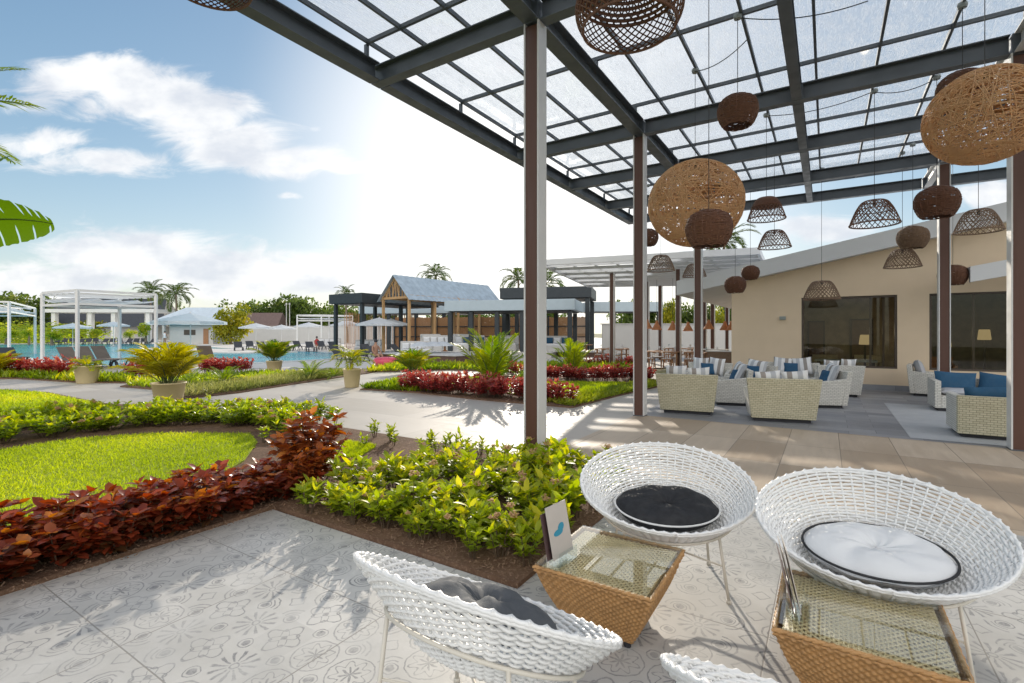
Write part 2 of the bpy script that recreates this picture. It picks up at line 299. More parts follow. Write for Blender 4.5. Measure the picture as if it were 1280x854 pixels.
M = dict(
    steel=pbr('dark_steel', (.085, .10, .115), .42, .05, 60, .2, 2), white_paint=pbr('white_paint', (.72, .72, .71), .45, .04, 50, .05),
    post_white=pbr('post_white', (.66, .66, .65), .4, .04, 50, .05), brown_clad=pbr('brown_cladding', (.10, .043, .028), .5, .15, 30, .15, 8, stretch=(1, 1, .05)),
    plaster=pbr('cream_plaster', (.72, .575, .41), .85, .18, 60, .06, 1.2), fascia=pbr('white_fascia', (.66, .67, .68), .6, .05, 30, .06, 1),
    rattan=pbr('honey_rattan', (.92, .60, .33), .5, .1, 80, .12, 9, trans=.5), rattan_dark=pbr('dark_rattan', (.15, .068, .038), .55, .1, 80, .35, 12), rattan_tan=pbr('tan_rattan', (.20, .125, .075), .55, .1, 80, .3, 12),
    cord=pbr('black_cord', (.03, .03, .03), .6), grey_plastic=pbr('grey_plastic', (.28, .31, .30), .5),
    resin=pbr('white_resin', (.80, .80, .79), .33, .05, 150, .04, 5), leg=pbr('cream_metal', (.66, .62, .54), .4, 0, 20, .06),
    black_cloth=pbr('black_cloth', (.014, .015, .018), .75, .3, 300, .25, 10), grey_cloth=pbr('slate_cloth', (.075, .082, .092), .8, .3, 300, .15, 10), white_cloth=pbr('white_cloth', (.70, .71, .72), .7, .12, 260, .05, 6),
    piping_w=pbr('white_piping', (.75, .75, .73), .6), piping_b=pbr('black_piping', (.02, .02, .022), .6),
    wicker=pbr('table_wicker', (.46, .25, .095), .45, .25, 200, .3, 22), glass_edge=glassmat('table_glass', (.95, .975, .965), 1.25, ior=1.5),
    card=pbr('card_paper', (.52, .47, .42), .5, 0, 20, .08, 8), card_b=pbr('card_brown', (.10, .06, .06), .5), teal=pbr('teal_print', (.03, .26, .38), .5), acrylic=glassmat('acrylic', (.92, .95, .95), 1.3),
    sofa_w=weave('white_wicker', (.58, .56, .50), (.76, .74, .68), .075, .032), sofa_c=weave('cream_wicker', (.47, .425, .28), (.66, .61, .44), .075, .032),
    stripe=stripes('striped_cloth', (.72, .72, .72), (.30, .27, .245), (.44, .45, .47)), blue_cloth=pbr('blue_cloth', (.022, .085, .165), .85, .2, 200, .15, 6), grey_pillow=pbr('pale_grey_cloth', (.40, .41, .44), .85, .2, 200, .08, 6),
    foot=pbr('black_base', (.025, .025, .03), .6), timber=pbr('pine_timber', (.52, .31, .14), .6, .1, 30, .2, 4, stretch=(1, 1, .3)), teak=pbr('teak', (.36, .18, .085), .55, .08, 40, .2, 6),
    charcoal=pbr('charcoal_metal', (.028, .036, .042), .5, .03, 30, .15), bluegrey=pbr('bluegrey_fascia', (.42, .50, .55), .5, .03, 30, .06), sheet=pbr('zinc_sheet', (.36, .43, .49), .42, .2, 14, .3, 2.5),
    bamboo=pbr('bamboo_screen', (.46, .25, .12), .6, .4, 30, .3, 9, stretch=(6, 6, .3)), deck_wood=pbr('brown_decking', (.12, .065, .045), .6, .15, 30, .2, 5),
    slate=pbr('slate_roof', (.055, .06, .07), .7, .3, 20, .25, 3), redroof=pbr('brown_roof', (.17, .115, .10), .7, .3, 20, .2, 3), palewall=pbr('pale_wall', (.55, .54, .52), .8, .1, 20, .06, 1), paleroof=pbr('pale_roof', (.60, .67, .73), .5, .1, 10, .12, 2),
    pot=pbr('cream_pot', (.62, .51, .29), .6, .08, 30, .08, 4), soil=pbr('pot_soil', (.05, .035, .025), .95, .6, 60, .3, 20), canvas=pbr('white_canvas', (.70, .73, .76), .8, .05, 40, .05, 2, trans=.35), sling=pbr('charcoal_sling', (.05, .052, .058), .7, .1, 100, .15), sling_b=pbr('taupe_sling', (.16, .13, .105), .7, .1, 100, .15),
    bark=pbr('palm_bark', (.21, .165, .12), .9, .6, 16, .25, 4), stem=pbr('green_stem', (.10, .13, .04), .7), concrete=pbr('pale_concrete', (.52, .50, .47), .8, .2, 20, .1, 1.2),
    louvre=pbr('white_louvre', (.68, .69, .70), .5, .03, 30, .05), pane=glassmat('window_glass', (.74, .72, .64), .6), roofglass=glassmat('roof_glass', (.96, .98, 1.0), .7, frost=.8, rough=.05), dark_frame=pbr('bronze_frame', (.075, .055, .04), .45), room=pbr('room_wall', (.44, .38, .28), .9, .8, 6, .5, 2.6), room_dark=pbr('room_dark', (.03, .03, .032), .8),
    lampglow=emit('lit_lampshade', (1.0, .78, .42), .26), pink=pbr('pink_vinyl', (.62, .07, .12), .35), skin=pbr('skin', (.36, .20, .13), .6), cloth_r=pbr('red_cloth', (.35, .04, .04), .8), cane=pbr('orange_cane', (.62, .27, .12), .6, .2, 60, .2, 10, trans=.2),
    rim_tile=pbr('pool_rim', (.62, .61, .58), .7, .1, 20, .08, 1.5),
)
# ================================================================ ground and paving
def ground_mat(name, c1, c2, c3, scale=2.0, rough=.9, bump=.8, bs=60):
    m = bpy.data.materials.new(name); m.use_nodes = True; m.node_tree.nodes.clear(); k = NT(m.node_tree)
    co = k.n('ShaderNodeTexCoord').outputs['Object']; a = k.noise(co, scale, 8, .65); b_ = k.noise(co, bs, 5, .7)
    c = k.mix(k.rng(a, .3, .7), c1, c2); c = k.mix(k.rng(b_, .5, .7), c, c3)
    b = k.n('ShaderNodeBsdfPrincipled', {'Base Color': c, 'Roughness': rough, 'Specular IOR Level': .2})
    bp = k.n('ShaderNodeBump', {'Strength': bump, 'Distance': .03}); k.put(bp.inputs['Height'], b_); k.put(b.inputs['Normal'], bp.outputs[0])
    k.l.new(b.outputs[0], k.n('ShaderNodeOutputMaterial').inputs[0]); return m
M['mulch'] = ground_mat('bark_mulch', (.13, .075, .048), (.21, .125, .08), (.32, .21, .14), 3, bs=45)
M['lawn'] = ground_mat('lawn_turf', (.24, .31, .025), (.33, .38, .035), (.38, .41, .05), 1.5, bump=.15, bs=90)
M['field'] = ground_mat('field', (.10, .12, .03), (.16, .15, .06), (.2, .18, .1), .3, bs=3)
M['patt'] = patterntile('patterned_tile')
M['sand'] = tilemat('sandstone_paving', (.36, .27, .185), (.56, .46, .35), (.62, 1.24), (.21, .17, .13), .005, .58, (7, .8, 1), 0.0, .3)
M['path'] = tilemat('pale_paving', (.40, .36, .31), (.52, .475, .42), (1.24, 1.24), (.33, .30, .26), .004, .6, (.6, 5, 1), 0.0, .3)
M['greytile'] = tilemat('grey_wood_tile', (.19, .195, .21), (.34, .345, .36), (.9, .3), (.13, .13, .14), .004, .5, (1, 9, 1), .4, .3)
M['screed'] = pbr('pale_screed', (.42, .435, .45), .55, .08, 40, .06, 1.5)
M['deckc'] = pbr('pool_deck_concrete', (.60, .57, .53), .75, .2, 30, .08, .6)
def water():
    m = bpy.data.materials.new('pool_water'); m.use_nodes = True; m.node_tree.nodes.clear(); k = NT(m.node_tree)
    co = k.n('ShaderNodeTexCoord').outputs['Object']; n = k.noise(co, .25, 4)
    c = k.mix(k.rng(n, .35, .65), (.006, .24, .36), (.02, .38, .48))
    b = k.n('ShaderNodeBsdfPrincipled', {'Base Color': c, 'Roughness': .16, 'IOR': 1.33, 'Specular IOR Level': .10})
    bp = k.n('ShaderNodeBump', {'Strength': .5, 'Distance': .05}); k.put(bp.inputs['Height'], k.noise(k.v('MULTIPLY', co, (1, 1, 1)), 2.2, 4)); k.put(b.inputs['Normal'], bp.outputs[0])
    k.l.new(b.outputs[0], k.n('ShaderNodeOutputMaterial').inputs[0]); return m
M['water'] = water()
def px_poly(pts): return [P(*p) for p in pts]
struct(MB().sheet([(-500, -40), (500, -40), (500, 700), (-500, 700)], -.035).obj('ground', M['field']))
def lsheet(name, mat, poly, z): return struct(MB().sheet(poly, z).obj(name, mat, None, B0)).__setattr__('rotation_euler', (0, 0, RZ))
lsheet('sandstone_terrace', M['sand'], [(1.37, -3.85), (16, -3.85), (16, .05), (-.1, .05), (-.1, -3.85)], 0.0)
lsheet('paved_path', M['path'], [(-60, -30), (-9, -30), (-9, -3.85), (-.1, -3.85), (-.1, 9.5), (-60, 12)], 0.0)
lsheet('lounge_floor', M['greytile'], [(-.1, .05), (16, .05), (16, 7.7), (-.1, 7.7)], 0.0)
lsheet('dining_floor', M['deckc'], [(-.1, 7.7), (.5, 7.7), (.5, 9), (14, 9), (14, 26), (-1.6, 26), (-1.6, 9.5), (-.1, 9.5)], 0.0)
a = [toL(P(*p)) for p in ((1105, 504), (1138, 547.5))]
lsheet('screed_strip', M['screed'], [(a[0][0], a[0][1]), (a[1][0], a[1][1]), (a[1][0] + 6, a[1][1]), (a[0][0] + 6, a[0][1] + .3)], .004)
lsheet('patterned_floor', M['patt'], [(-1.15, -12), (14, -12), (14, -3.85), (1.37, -3.85), (1.37, -6.58), (-1.15, -6.58)], 0.0)
e = [toL(p) for p in px_poly([(-700, 466), (640, 466)])]
struct(MB().sheet([(-170, 21.5), (6, 21.5), (26, 34), (26, 160), (-170, 160)], .008).obj('pool_deck', M['deckc']))
struct(MB().sheet([P(*p, .012) for p in ((-500, 436.5), (-60, 431.5), (60, 430), (235, 430), (250, 433), (290, 436), (420, 441), (432, 444), (415, 449.5), (330, 454), (215, 457.5), (120, 459), (55, 452), (24, 447), (-120, 447), (-500, 452))], .012).obj('pool_water', M['water']))
struct(MB().prism(px_poly([(158, 438.6), (188, 436.2), (300, 437.4), (372, 441), (300, 442.4), (240, 441.4)]), .0, .09).obj('pool_island', M['deckc']))
def border(pts, w, mat, name, z=.05, closed=True):
    mb = MB(); pts = [Vector(p) for p in pts]; n = len(pts)
    for i in range(n if closed else n - 1): mb.bar((*pts[i][:2], z / 2), (*pts[(i + 1) % n][:2], z / 2), w, z + i * .0017)
    return struct(mb.obj(name, mat))
border(px_poly([(432, 444), (415, 449.5), (330, 454), (215, 457.5), (120, 459), (55, 452), (24, 447), (-120, 447)]), .35, M['rim_tile'], 'pool_coping', .045, False)
# planting beds (raised mulch) and lawns
def bed(name, poly, z=.03, mat='mulch'): return struct(MB().prism(poly, -.03, z).obj(name, M[mat]))
NB = [L(1.37, -3.86), L(1.37, -6.57), L(-1.15, -6.57), L(-1.15, -12), L(-9, -12), P(-600, 600), P(-600, 490), P(0, 488), P(60, 491.5), P(130, 505.5), P(232, 512.5), L(-6.8, -3.86)]
bed('planting_bed', NB)
LN = [P(-400, 580), P(0, 567), P(100, 552), P(200, 545), P(312, 546), P(322, 556), P(305, 580), L(-2.05, -6.9), L(-2.15, -12), L(-9, -12)]
bed('near_lawn', LN, .045, 'lawn')
FL = [P(-500, 494), P(0, 489.5), P(55, 493.5), P(115, 506), P(150, 516), P(60, 530), P(0, 538), P(-400, 548)]
bed('far_lawn', FL, .045, 'lawn')
bed('lawn_patch', [P(405, 563), P(432, 556), P(470, 562), P(445, 578), P(415, 577)], .045, 'lawn')
IL = [P(150, 484), P(192, 487.5), P(228, 499.5), P(300, 491.5), P(390, 477.5), P(478, 464.5), P(440, 460.5), P(330, 467), P(180, 475)]
bed('island_bed', IL)
IW = [P(-300, 474), P(20, 474), P(100, 479), P(163, 479.5), P(172, 470), P(60, 463), P(-300, 461)]
bed('poolside_bed', IW)
IR = [P(450, 487.5), P(520, 491.5), P(600, 500.5), P(715, 510.5), P(775, 495), P(845, 479), P(790, 471), P(640, 468), P(500, 477)]
bed('garden_bed', IR)
bed('garden_lawn', [P(590, 486), P(716, 507.5), P(800, 487), P(780, 480), P(640, 479)], .045, 'lawn')
bed('far_bed', [P(455, 466), P(560, 463), P(640, 466), P(690, 464), P(800, 462), P(790, 456.5), P(640, 457), P(500, 458)])

# ================================================================ main pergola
pg = thing('pergola', 'large dark steel pergola with wet glass roof over brown and white posts, shading the terrace', 'pergola', B0, RZ)
ZB = 5.23
def ibeam(a, b, h=.26, w=.18):
    a, b = Vector(a), Vector(b); mb = MB(); up = Vector((0, 0, 1))
    mb.bar(a + up * (h / 2), b + up * (h / 2), .014, h - .03); mb.bar(a + up * .008, b + up * .008, w, .016); mb.bar(a + up * (h - .008), b + up * (h - .008), w, .016); return mb
YB = [-8.4, -3.96, 0, 2.5, 5.0, 7.2]
for x in (-2.65, 0, 2.55, 5.1, 7.6):
    for i in range(5):
        y0, y1 = YB[i] + .1, YB[i + 1] - .1
        if x == 0 and i == 4: pass
        ibeam((x, y0, ZB), (x, y1, ZB), .26, .2 if x in (-2.65, 0) else .14).obj('beam', M['steel'] if x < 5 else M['post_white'] if x == 5.1 else M['steel'], pg)
for y in YB:
    for x0, x1 in ((-2.75, -.1), (.1, 2.47), (2.63, 5.0), (5.2, 7.6)):
        ibeam((x0, y, ZB + .002), (x1, y, ZB + .002), .26, .16).obj('beam', M['steel'], pg)
    for x in (0, 2.55, 5.1): MB().box((x, y, ZB + .13), (.17, .17, .262)).obj('joint', M['steel'], pg)
def post(par, x, y, h, rz=0.0, w=.2, name='post'):
    p = MB().box((-w / 2 + .009, 0, h / 2), (.018, w, h)).box((w / 2 - .009, 0, h / 2), (.018, w, h))
    o = p.obj(name, M['post_white'], par, (x, y, 0)); o.rotation_euler = (0, 0, rz)
    MB().box((0, 0, h / 2 - .02), (w - .038, w * .84, h - .04)).obj('cladding', M['brown_clad'], o)
    MB().box((0, 0, .008), (w * 1.02, w * 1.02, .016)).obj('base_plate', M['steel'], o)
    return o
for x, y in ((0, -3.96), (0, 0), (0, 5.0), (5.1, 0), (5.1, 5.0), (5.1, -3.96), (5.1, -8.3)): post(pg, x, y, ZB)
PX = [-2.56, -1.93, -1.14, -.35, .44, 1.23, 2.02, 2.81, 3.6, 4.39, 5.18, 5.97, 6.76, 7.55]
PY = [-8.35, -6.2, -4.26, -2.1, -.28, 2.25, 4.7, 6.9]
ZP = ZB + .26 + .17
for x in PX: MB().box((x, (PY[0] + PY[-1]) / 2, ZP + .03), (.036, PY[-1] - PY[0], .06)).obj('purlin', M['steel'], pg)
for y in PY:
    MB().box((2.5, y, ZP + .0325), (10.15, .042, .055)).obj('purlin', M['steel'], pg)
    for x in (-2.6, 0, 2.55, 5.1, 7.55): MB().box((x, y, ZP - .085), (.05, .05, .17)).obj('stub', M['steel'], pg)
for i in range(len(PX) - 1):
    for j in range(len(PY) - 1):
        MB().box(((PX[i] + PX[i + 1]) / 2, (PY[j] + PY[j + 1]) / 2, ZP + .073), (PX[i + 1] - PX[i] - .012, PY[j + 1] - PY[j] - .012, .008)).obj('glass_panel', M['roofglass'], pg)

# ================================================================ pendant lamps
def sphere_shade(r, seed=1):
    rnd = random.Random(seed); mb = MB()
    for i in range(185):
        a = rnd.uniform(0, math.pi); tilt = rnd.gauss(math.pi / 2, .5) if i % 3 else rnd.uniform(0, math.pi)
        nrm = Vector((math.sin(tilt) * math.cos(a * 2), math.sin(tilt) * math.sin(a * 2), math.cos(tilt))) if i % 4 else Vector((rnd.gauss(0, .22), rnd.gauss(0, .22), 1)).normalized()
        u = nrm.orthogonal().normalized(); v = nrm.cross(u); off = rnd.gauss(0, .33) * r if i % 4 else rnd.uniform(-.95, .95) * r
        off = max(-.97 * r, min(.97 * r, off)); rr = math.sqrt(max(0, r * r - off * off)) * rnd.uniform(.975, 1.0); N = 34
        sq = .93
        pts = []
        for j in range(N):
            p = nrm * off + u * math.cos(2 * math.pi * j / N) * rr + v * math.sin(2 * math.pi * j / N) * rr; pts.append((p.x, p.y, p.z * sq))
        mb.tube(pts, r * .009, 4, True)
    return mb
def dome_prof(t, w, h, kind):
    if kind == 'basket':
        a = -1.02 + t * 2.05; return w * .5 * math.cos(max(-1.2, a * .78)) * (1 if t < .8 else 1 - ((t - .8) / .2) ** 2 * .45), (t - .5) * h
    if kind == 'dome':
        if t < .28: return w * (.34 + .10 * 0 + t * .0) * (t / .28), h * (.5 - .02 * t)
        s = (t - .28) / .72; return w * (.20 + .27 * s ** .75), h * (.49 - .99 * s ** 1.25)
    s = t; return w * .5 * math.sin(.35 + s * 1.75), h * (.5 - s)
def basket_shade(w, h, seed=2):
    rnd = random.Random(seed); mb = MB(); n = 26
    for i in range(n):
        t = i / (n - 1); r, z = dome_prof(t, w, h, 'basket')
        for q in range(2):
            pts = [((r + rnd.gauss(0, .004)) * math.cos(j * math.pi / 14), (r + rnd.gauss(0, .004)) * math.sin(j * math.pi / 14), z + rnd.gauss(0, h * .012) + q * h * .015) for j in range(28)]
            mb.tube(pts, h / n * .42, 4, True)
    for j in range(18):
        a = j * math.pi / 9 + .1; mb.tube([(dome_prof(i / 8, w, h, 'basket')[0] * 1.01 * math.cos(a), dome_prof(i / 8, w, h, 'basket')[0] * 1.01 * math.sin(a), dome_prof(i / 8, w, h, 'basket')[1]) for i in range(9)], w * .010, 4)
    r, z = dome_prof(1, w, h, 'basket')
    mb.lathe([(r, z), (r * .5, z + .01), (.01, z + .015)], 20)
    return mb
def lattice_shade(w, h, nh=30, tw=1.35, rad=.0055, kind='dome', band=False):
    mb = MB(); N = 14
    for sgn in (-1, 1):
        for i in range(nh):
            pts = []
            for j in range(N + 1):
                s = j / N; t = .28 + .72 * s if kind == 'dome' else s
                r, z = dome_prof(t, w, h, kind)
                a = 2 * math.pi * i / nh + sgn * tw * s; pts.append((r * math.cos(a), r * math.sin(a), z))
            mb.tube(pts, rad, 4, cap=False)
    rings = (.28, .62, 1.0) if kind == 'dome' else (0, .5, 1.0)
    for t in rings:
        r, z = dome_prof(t, w, h, kind); mb.tube([(r * math.cos(j * math.pi / 20), r * math.sin(j * math.pi / 20), z) for j in range(40)], rad * (2.0 if t > .9 else 1.3), 5, True)
    for j in range(6):
        a = j * math.pi / 3; r, z = dome_prof(rings[0], w, h, kind); mb.tube([(0, 0, z + .015), (r * math.cos(a), r * math.sin(a), z)], rad * .8, 4)
    if band:
        for i in range(9):
            t = .28 + .34 * i / 8 if kind == 'dome' else .5 * i / 8
            r, z = dome_prof(t, w, h, kind); mb.tube([(r * 1.01 * math.cos(j * math.pi / 16), r * 1.01 * math.sin(j * math.pi / 16), z) for j in range(32)], h * .032, 4, True)
    return mb
LM = {}
def lamp(kind, px, py, wpx, Y, label, hr=None, matk=None):
    c = D(px, py, Y); w = wpx * Y / FOC
    key = (kind, matk)
    if key not in LM:
        if kind == 'ball': LM[key] = sphere_shade(.5).mesh('shade', M[matk or 'rattan'], True)
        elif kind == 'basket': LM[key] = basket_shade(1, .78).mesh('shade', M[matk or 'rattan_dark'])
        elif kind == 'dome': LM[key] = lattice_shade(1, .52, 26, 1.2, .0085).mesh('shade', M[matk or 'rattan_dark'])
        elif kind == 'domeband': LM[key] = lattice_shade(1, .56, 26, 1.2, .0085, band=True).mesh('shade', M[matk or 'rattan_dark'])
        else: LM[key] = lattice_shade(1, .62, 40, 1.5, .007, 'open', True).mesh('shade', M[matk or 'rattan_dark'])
    t = thing('pendant_lamp', label, 'lamp', c, random.random() * 3, 'woven pendant lamps under the pergola roof')
    s = link('shade', LM[key], t); s.scale = (w, w, w)
    top = ZP - .02 - c.z; h0 = w * {'ball': .46, 'basket': .39, 'dome': .27, 'domeband': .27}.get(kind, .3)
    MB().tube([(0, 0, h0 - .02), (0, 0, top)], .0045, 5).obj('cord', M['cord'], t)
    MB().lathe([(.0, .05), (.022, .045), (.026, 0), (.02, -.06), (.0, -.065)], 10, (0, 0, h0 - .03)).obj('bulb_holder', M['cord'], t)
    MB().lathe([(.0, .03), (.05, .03), (.055, 0), (.045, -.03), (0, -.03)], 12, (0, 0, top)).obj('junction_box', M['grey_plastic'], t)
    return t
random.seed(5)
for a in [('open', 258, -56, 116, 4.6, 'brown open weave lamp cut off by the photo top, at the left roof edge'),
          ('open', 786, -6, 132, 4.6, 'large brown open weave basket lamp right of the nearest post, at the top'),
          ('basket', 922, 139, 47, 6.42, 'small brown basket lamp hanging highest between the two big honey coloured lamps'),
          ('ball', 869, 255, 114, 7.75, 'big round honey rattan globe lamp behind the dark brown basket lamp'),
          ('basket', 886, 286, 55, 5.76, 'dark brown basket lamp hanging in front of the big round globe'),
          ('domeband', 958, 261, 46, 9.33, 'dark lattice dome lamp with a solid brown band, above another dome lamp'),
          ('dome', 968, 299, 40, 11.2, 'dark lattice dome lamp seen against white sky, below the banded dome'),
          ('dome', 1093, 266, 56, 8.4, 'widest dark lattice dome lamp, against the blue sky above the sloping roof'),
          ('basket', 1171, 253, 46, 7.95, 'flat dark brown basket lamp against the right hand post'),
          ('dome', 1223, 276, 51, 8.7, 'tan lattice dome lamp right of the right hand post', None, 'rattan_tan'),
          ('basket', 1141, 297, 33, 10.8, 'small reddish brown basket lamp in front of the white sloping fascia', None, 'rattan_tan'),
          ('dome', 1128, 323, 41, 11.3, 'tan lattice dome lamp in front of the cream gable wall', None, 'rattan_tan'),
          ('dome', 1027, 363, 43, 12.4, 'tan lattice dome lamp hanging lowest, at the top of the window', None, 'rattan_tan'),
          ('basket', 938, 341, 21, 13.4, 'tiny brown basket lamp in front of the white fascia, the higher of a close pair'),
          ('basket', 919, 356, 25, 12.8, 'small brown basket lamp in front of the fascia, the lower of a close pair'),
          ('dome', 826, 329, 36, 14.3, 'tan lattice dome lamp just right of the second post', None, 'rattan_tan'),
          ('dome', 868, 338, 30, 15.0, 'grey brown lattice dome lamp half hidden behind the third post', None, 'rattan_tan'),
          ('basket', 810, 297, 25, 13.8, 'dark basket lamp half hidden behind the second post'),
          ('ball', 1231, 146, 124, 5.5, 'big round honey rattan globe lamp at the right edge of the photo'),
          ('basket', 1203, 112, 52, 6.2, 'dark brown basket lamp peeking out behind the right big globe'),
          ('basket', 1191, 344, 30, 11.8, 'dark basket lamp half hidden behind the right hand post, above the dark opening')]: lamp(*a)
# loose cables running from lamp to lamp across the glazing bars
cb = thing('ceiling_cable', 'thin dark electric cables looped between the lamp boxes under the glass', 'cable', (0, 0, 0))
def cable(a, b, sag=.1):
    a, b = Vector(a), Vector(b); pts = [a.lerp(b, i / 10) - Vector((0, 0, sag * 4 * (i / 10) * (1 - i / 10))) for i in range(11)]
    MB().tube(pts, .007, 5).obj('cable_run', M['cord'], cb)
JB = [D(921, 25, 6.42), D(1085, -5, 6.1), D(866, 92, 7.75), D(934, 68, 6.9), D(957, 147, 9.33), D(1091, 117, 8.4), D(1171, 100, 7.95)]
for p in JB: p.z = ZP - .03
for i, j in ((0, 1), (2, 3), (4, 5), (5, 6)): cable(JB[i], JB[j])

# ================================================================ restaurant building
bd = thing('restaurant_building', 'cream rendered restaurant with a white sloping roof edge and large dark windows', 'building', L(0, 7.55), RZ)
W1, W2 = (2.33, 4.54, .58, 2.56), (5.2, 9.6, .58, 2.57)
XR = 13.0
def ztop(x): return 2.80 + (x + 1.145) * .189   # underside of the roof along the gable
wl = MB()
def wallpiece(x0, x1, z0, z1f):
    z1a, z1b = (z1f(x0), z1f(x1)) if callable(z1f) else (z1f, z1f)
    wl.hexa([(x0, 0, z0), (x1, 0, z0), (x1, .3, z0), (x0, .3, z0), (x0, 0, z1a), (x1, 0, z1b), (x1, .3, z1b), (x0, .3, z1a)])
xs = [.45, W1[0], W1[1], W2[0], W2[1], XR]
for i in range(5):
    if i in (1, 3):
        wallpiece(xs[i], xs[i + 1], 0, .58); wallpiece(xs[i], xs[i + 1], 2.565, ztop)
    else: wallpiece(xs[i], xs[i + 1], 0, ztop)
wl.hexa([(.45, .3, 0), (.75, .3, 0), (.75, 12, 0), (.45, 12, 0), (.45, .3, 3.1), (.75, .3, 3.16), (.75, 12, 3.16), (.45, 12, 3.1)])
wl.obj('wall', M['plaster'], bd)
MB().box((6.7, -.02, .07), (12.5, .03, .14)).obj('skirting', M['greytile'], bd)
def roofslab(x0, x1, y0, y1, zb, zt, sl, xr): 
    f = lambda x: (x - xr) * sl
    return MB().hexa([(x0, y0, zb + f(x0)), (x1, y0, zb + f(x1)), (x1, y1, zb + f(x1)), (x0, y1, zb + f(x0)), (x0, y0, zt + f(x0)), (x1, y0, zt + f(x1)), (x1, y1, zt + f(x1)), (x0, y1, zt + f(x0))])
roofslab(-1.145, XR + .3, -.32, 12.3, 2.76, 3.22, .189, -1.145).obj('roof', M['fascia'], bd)
def window(x0, x1, z0, z1, nm):
    fr = MB(); w = .05
    for c, d in (((x0 + w / 2, .12, (z0 + z1) / 2), (w, .16, z1 - z0)), ((x1 - w / 2, .12, (z0 + z1) / 2), (w, .16, z1 - z0)), (((x0 + x1) / 2, .12, z0 + w / 2), (x1 - x0 - 2 * w, .16, w)), (((x0 + x1) / 2, .12, z1 - w / 2), (x1 - x0 - 2 * w, .16, w))): fr.box(c, d)
    o = fr.obj('window', M['dark_frame'], bd); MB().box(((x0 + x1) / 2, .13, (z0 + z1) / 2), (x1 - x0 - .1, .012, z1 - z0 - .1)).obj('pane', M['pane'], o)
    for q in ([.74, .87] if nm == 1 else [.2, .42, .64, .84]):
        MB().box((x0 + (x1 - x0) * q, .15, (z0 + z1) / 2), (.05, .05, z1 - z0 - .1)).obj('mullion', M['dark_frame'], o)
    return o
window(*W1, 1); window(*W2, 2)
rm = MB().box((6.5, 7.0, 1.5), (12, .1, 3.2)).box((6.5, 3.65, .02), (12, 6.6, .04)).box((12.4, 3.65, 1.5), (.1, 6.6, 3.2)).box((4.9, 5.2, 1.4), (.12, 3.4, 2.8))
rm.box((2.8, 3.1, 1.5), (4.0, .1, 2.9)); rm.obj('inner_wall', M['room'], bd)
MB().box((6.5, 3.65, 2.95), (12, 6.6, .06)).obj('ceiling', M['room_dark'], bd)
# porch roof over the entrance, at the right
pc = MB()
f = lambda x: (x - 6.1) * .19
for y0, y1, zb, zt in ((-1.35, -1.2, 2.72, 3.08), (-1.2, -.36, 2.88, 3.08)):
    pc.hexa([(5.75, y0, zb), (11, y0, zb + f(11)), (11, y1, zb + f(11)), (5.75, y1, zb), (5.75, y0, zt), (11, y0, zt + f(11)), (11, y1, zt + f(11)), (5.75, y1, zt)])
pc.obj('porch_roof', M['fascia'], bd)
MB().box((1.85, -.03, 1.98), (.16, .06, .10)).box((1.85, -.05, 1.98), (.12, .05, .06)).obj('wall_light', M['grey_plastic'], bd)
# furniture glimpsed inside the room
def inside(name, label, cat, x, y, parts, group=None):
    t = thing(name, label, cat, L(x, 7.55 + y), RZ, group)
    for nm, mb, mt in parts: mb.obj(nm, M[mt], t)
    return t
for i, (x, z, lb) in enumerate(((3.9, 1.1, 'lit cream lampshade seen through the left window, before the dark curtain'), (5.75, 1.05, 'tall lit cream lampshade at the left edge of the dark opening, above an orange armchair'), (6.65, 1.25, 'lit cream hexagonal lampshade right of the brown post, inside the dark room'), (9.2, 1.2, 'small amber lampshade deep in the room by the far right post'))):
    inside('table_lamp', lb, 'lamp', x, 1.2 + .4 * i, [('lamp_shade', MB().lathe([(.14, 0), (.15, .02), (.12, .28), (.10, .29)], 6, (0, 0, z + .1)), 'lampglow'), ('stand', MB().tube([(0, 0, .04), (0, 0, z + .2)], .03, 8).lathe([(.15, .04), (.15, .08), (.02, .1)], 12), 'dark_frame')], 'lamps glimpsed inside the restaurant')
    ll = bpy.data.lights.new('lamp_light', 'POINT'); ll.energy = (3.5, 1.2, 1.2, .8)[i]; ll.color = (1, .86, .68); ll.shadow_soft_size = .1; ll.specular_factor = 0; lo = bpy.data.objects.new('lamp_light', ll); COL.objects.link(lo); lo.location = L(x, 7.55 + 1.2 + .4 * i, z + .5)
inside('framed_picture', 'dark framed picture pair on the wall seen through the left window', 'picture', 3.2, 3.0, [('frame', MB().box((-.55, 0, 1.35), (.5, .06, 1.2)).box((.7, 0, 1.35), (.62, .06, 1.3)), 'dark_frame'), ('canvas', MB().box((-.55, -.04, 1.35), (.4, .03, 1.1)).box((.7, -.04, 1.35), (.5, .03, 1.2)), 'rattan_tan')])
for i, (x, y, mt, lb) in enumerate(((2.9, 1.3, 'sofa_c', 'cream tub chair seen through the left part of the glass'), (4.0, 1.6, 'sofa_c', 'cream tub chair seen through the right part of the glass, by a dark curtain'), (5.6, 1.4, 'teak', 'orange brown armchair in the dark opening, behind the brown post'), (8.3, 1.2, 'grey_cloth', 'dark armchair in the dark opening behind the blue cushions'))):
    inside('tub_chair', lb, 'chair', x, y, [('seat', MB().box((0, 0, .25), (.6, .6, .4)), mt), ('back', MB().box((0, .28, .62), (.66, .12, .5)).box((-.3, 0, .52), (.1, .56, .28)).box((.3, 0, .52), (.1, .56, .28)), mt)], 'chairs glimpsed inside the restaurant')
inside('round_table', 'round glass table inside the dark opening, behind the blue cushions', 'table', 7.6, .9, [('top', MB().lathe([(.0, .74), (.65, .74), (.66, .76), (.65, .78), (0, .78)], 28), 'bluegrey'), ('leg', MB().lathe([(.3, .04), (.3, .07), (.06, .1), (.05, .74)], 14), 'dark_frame')])
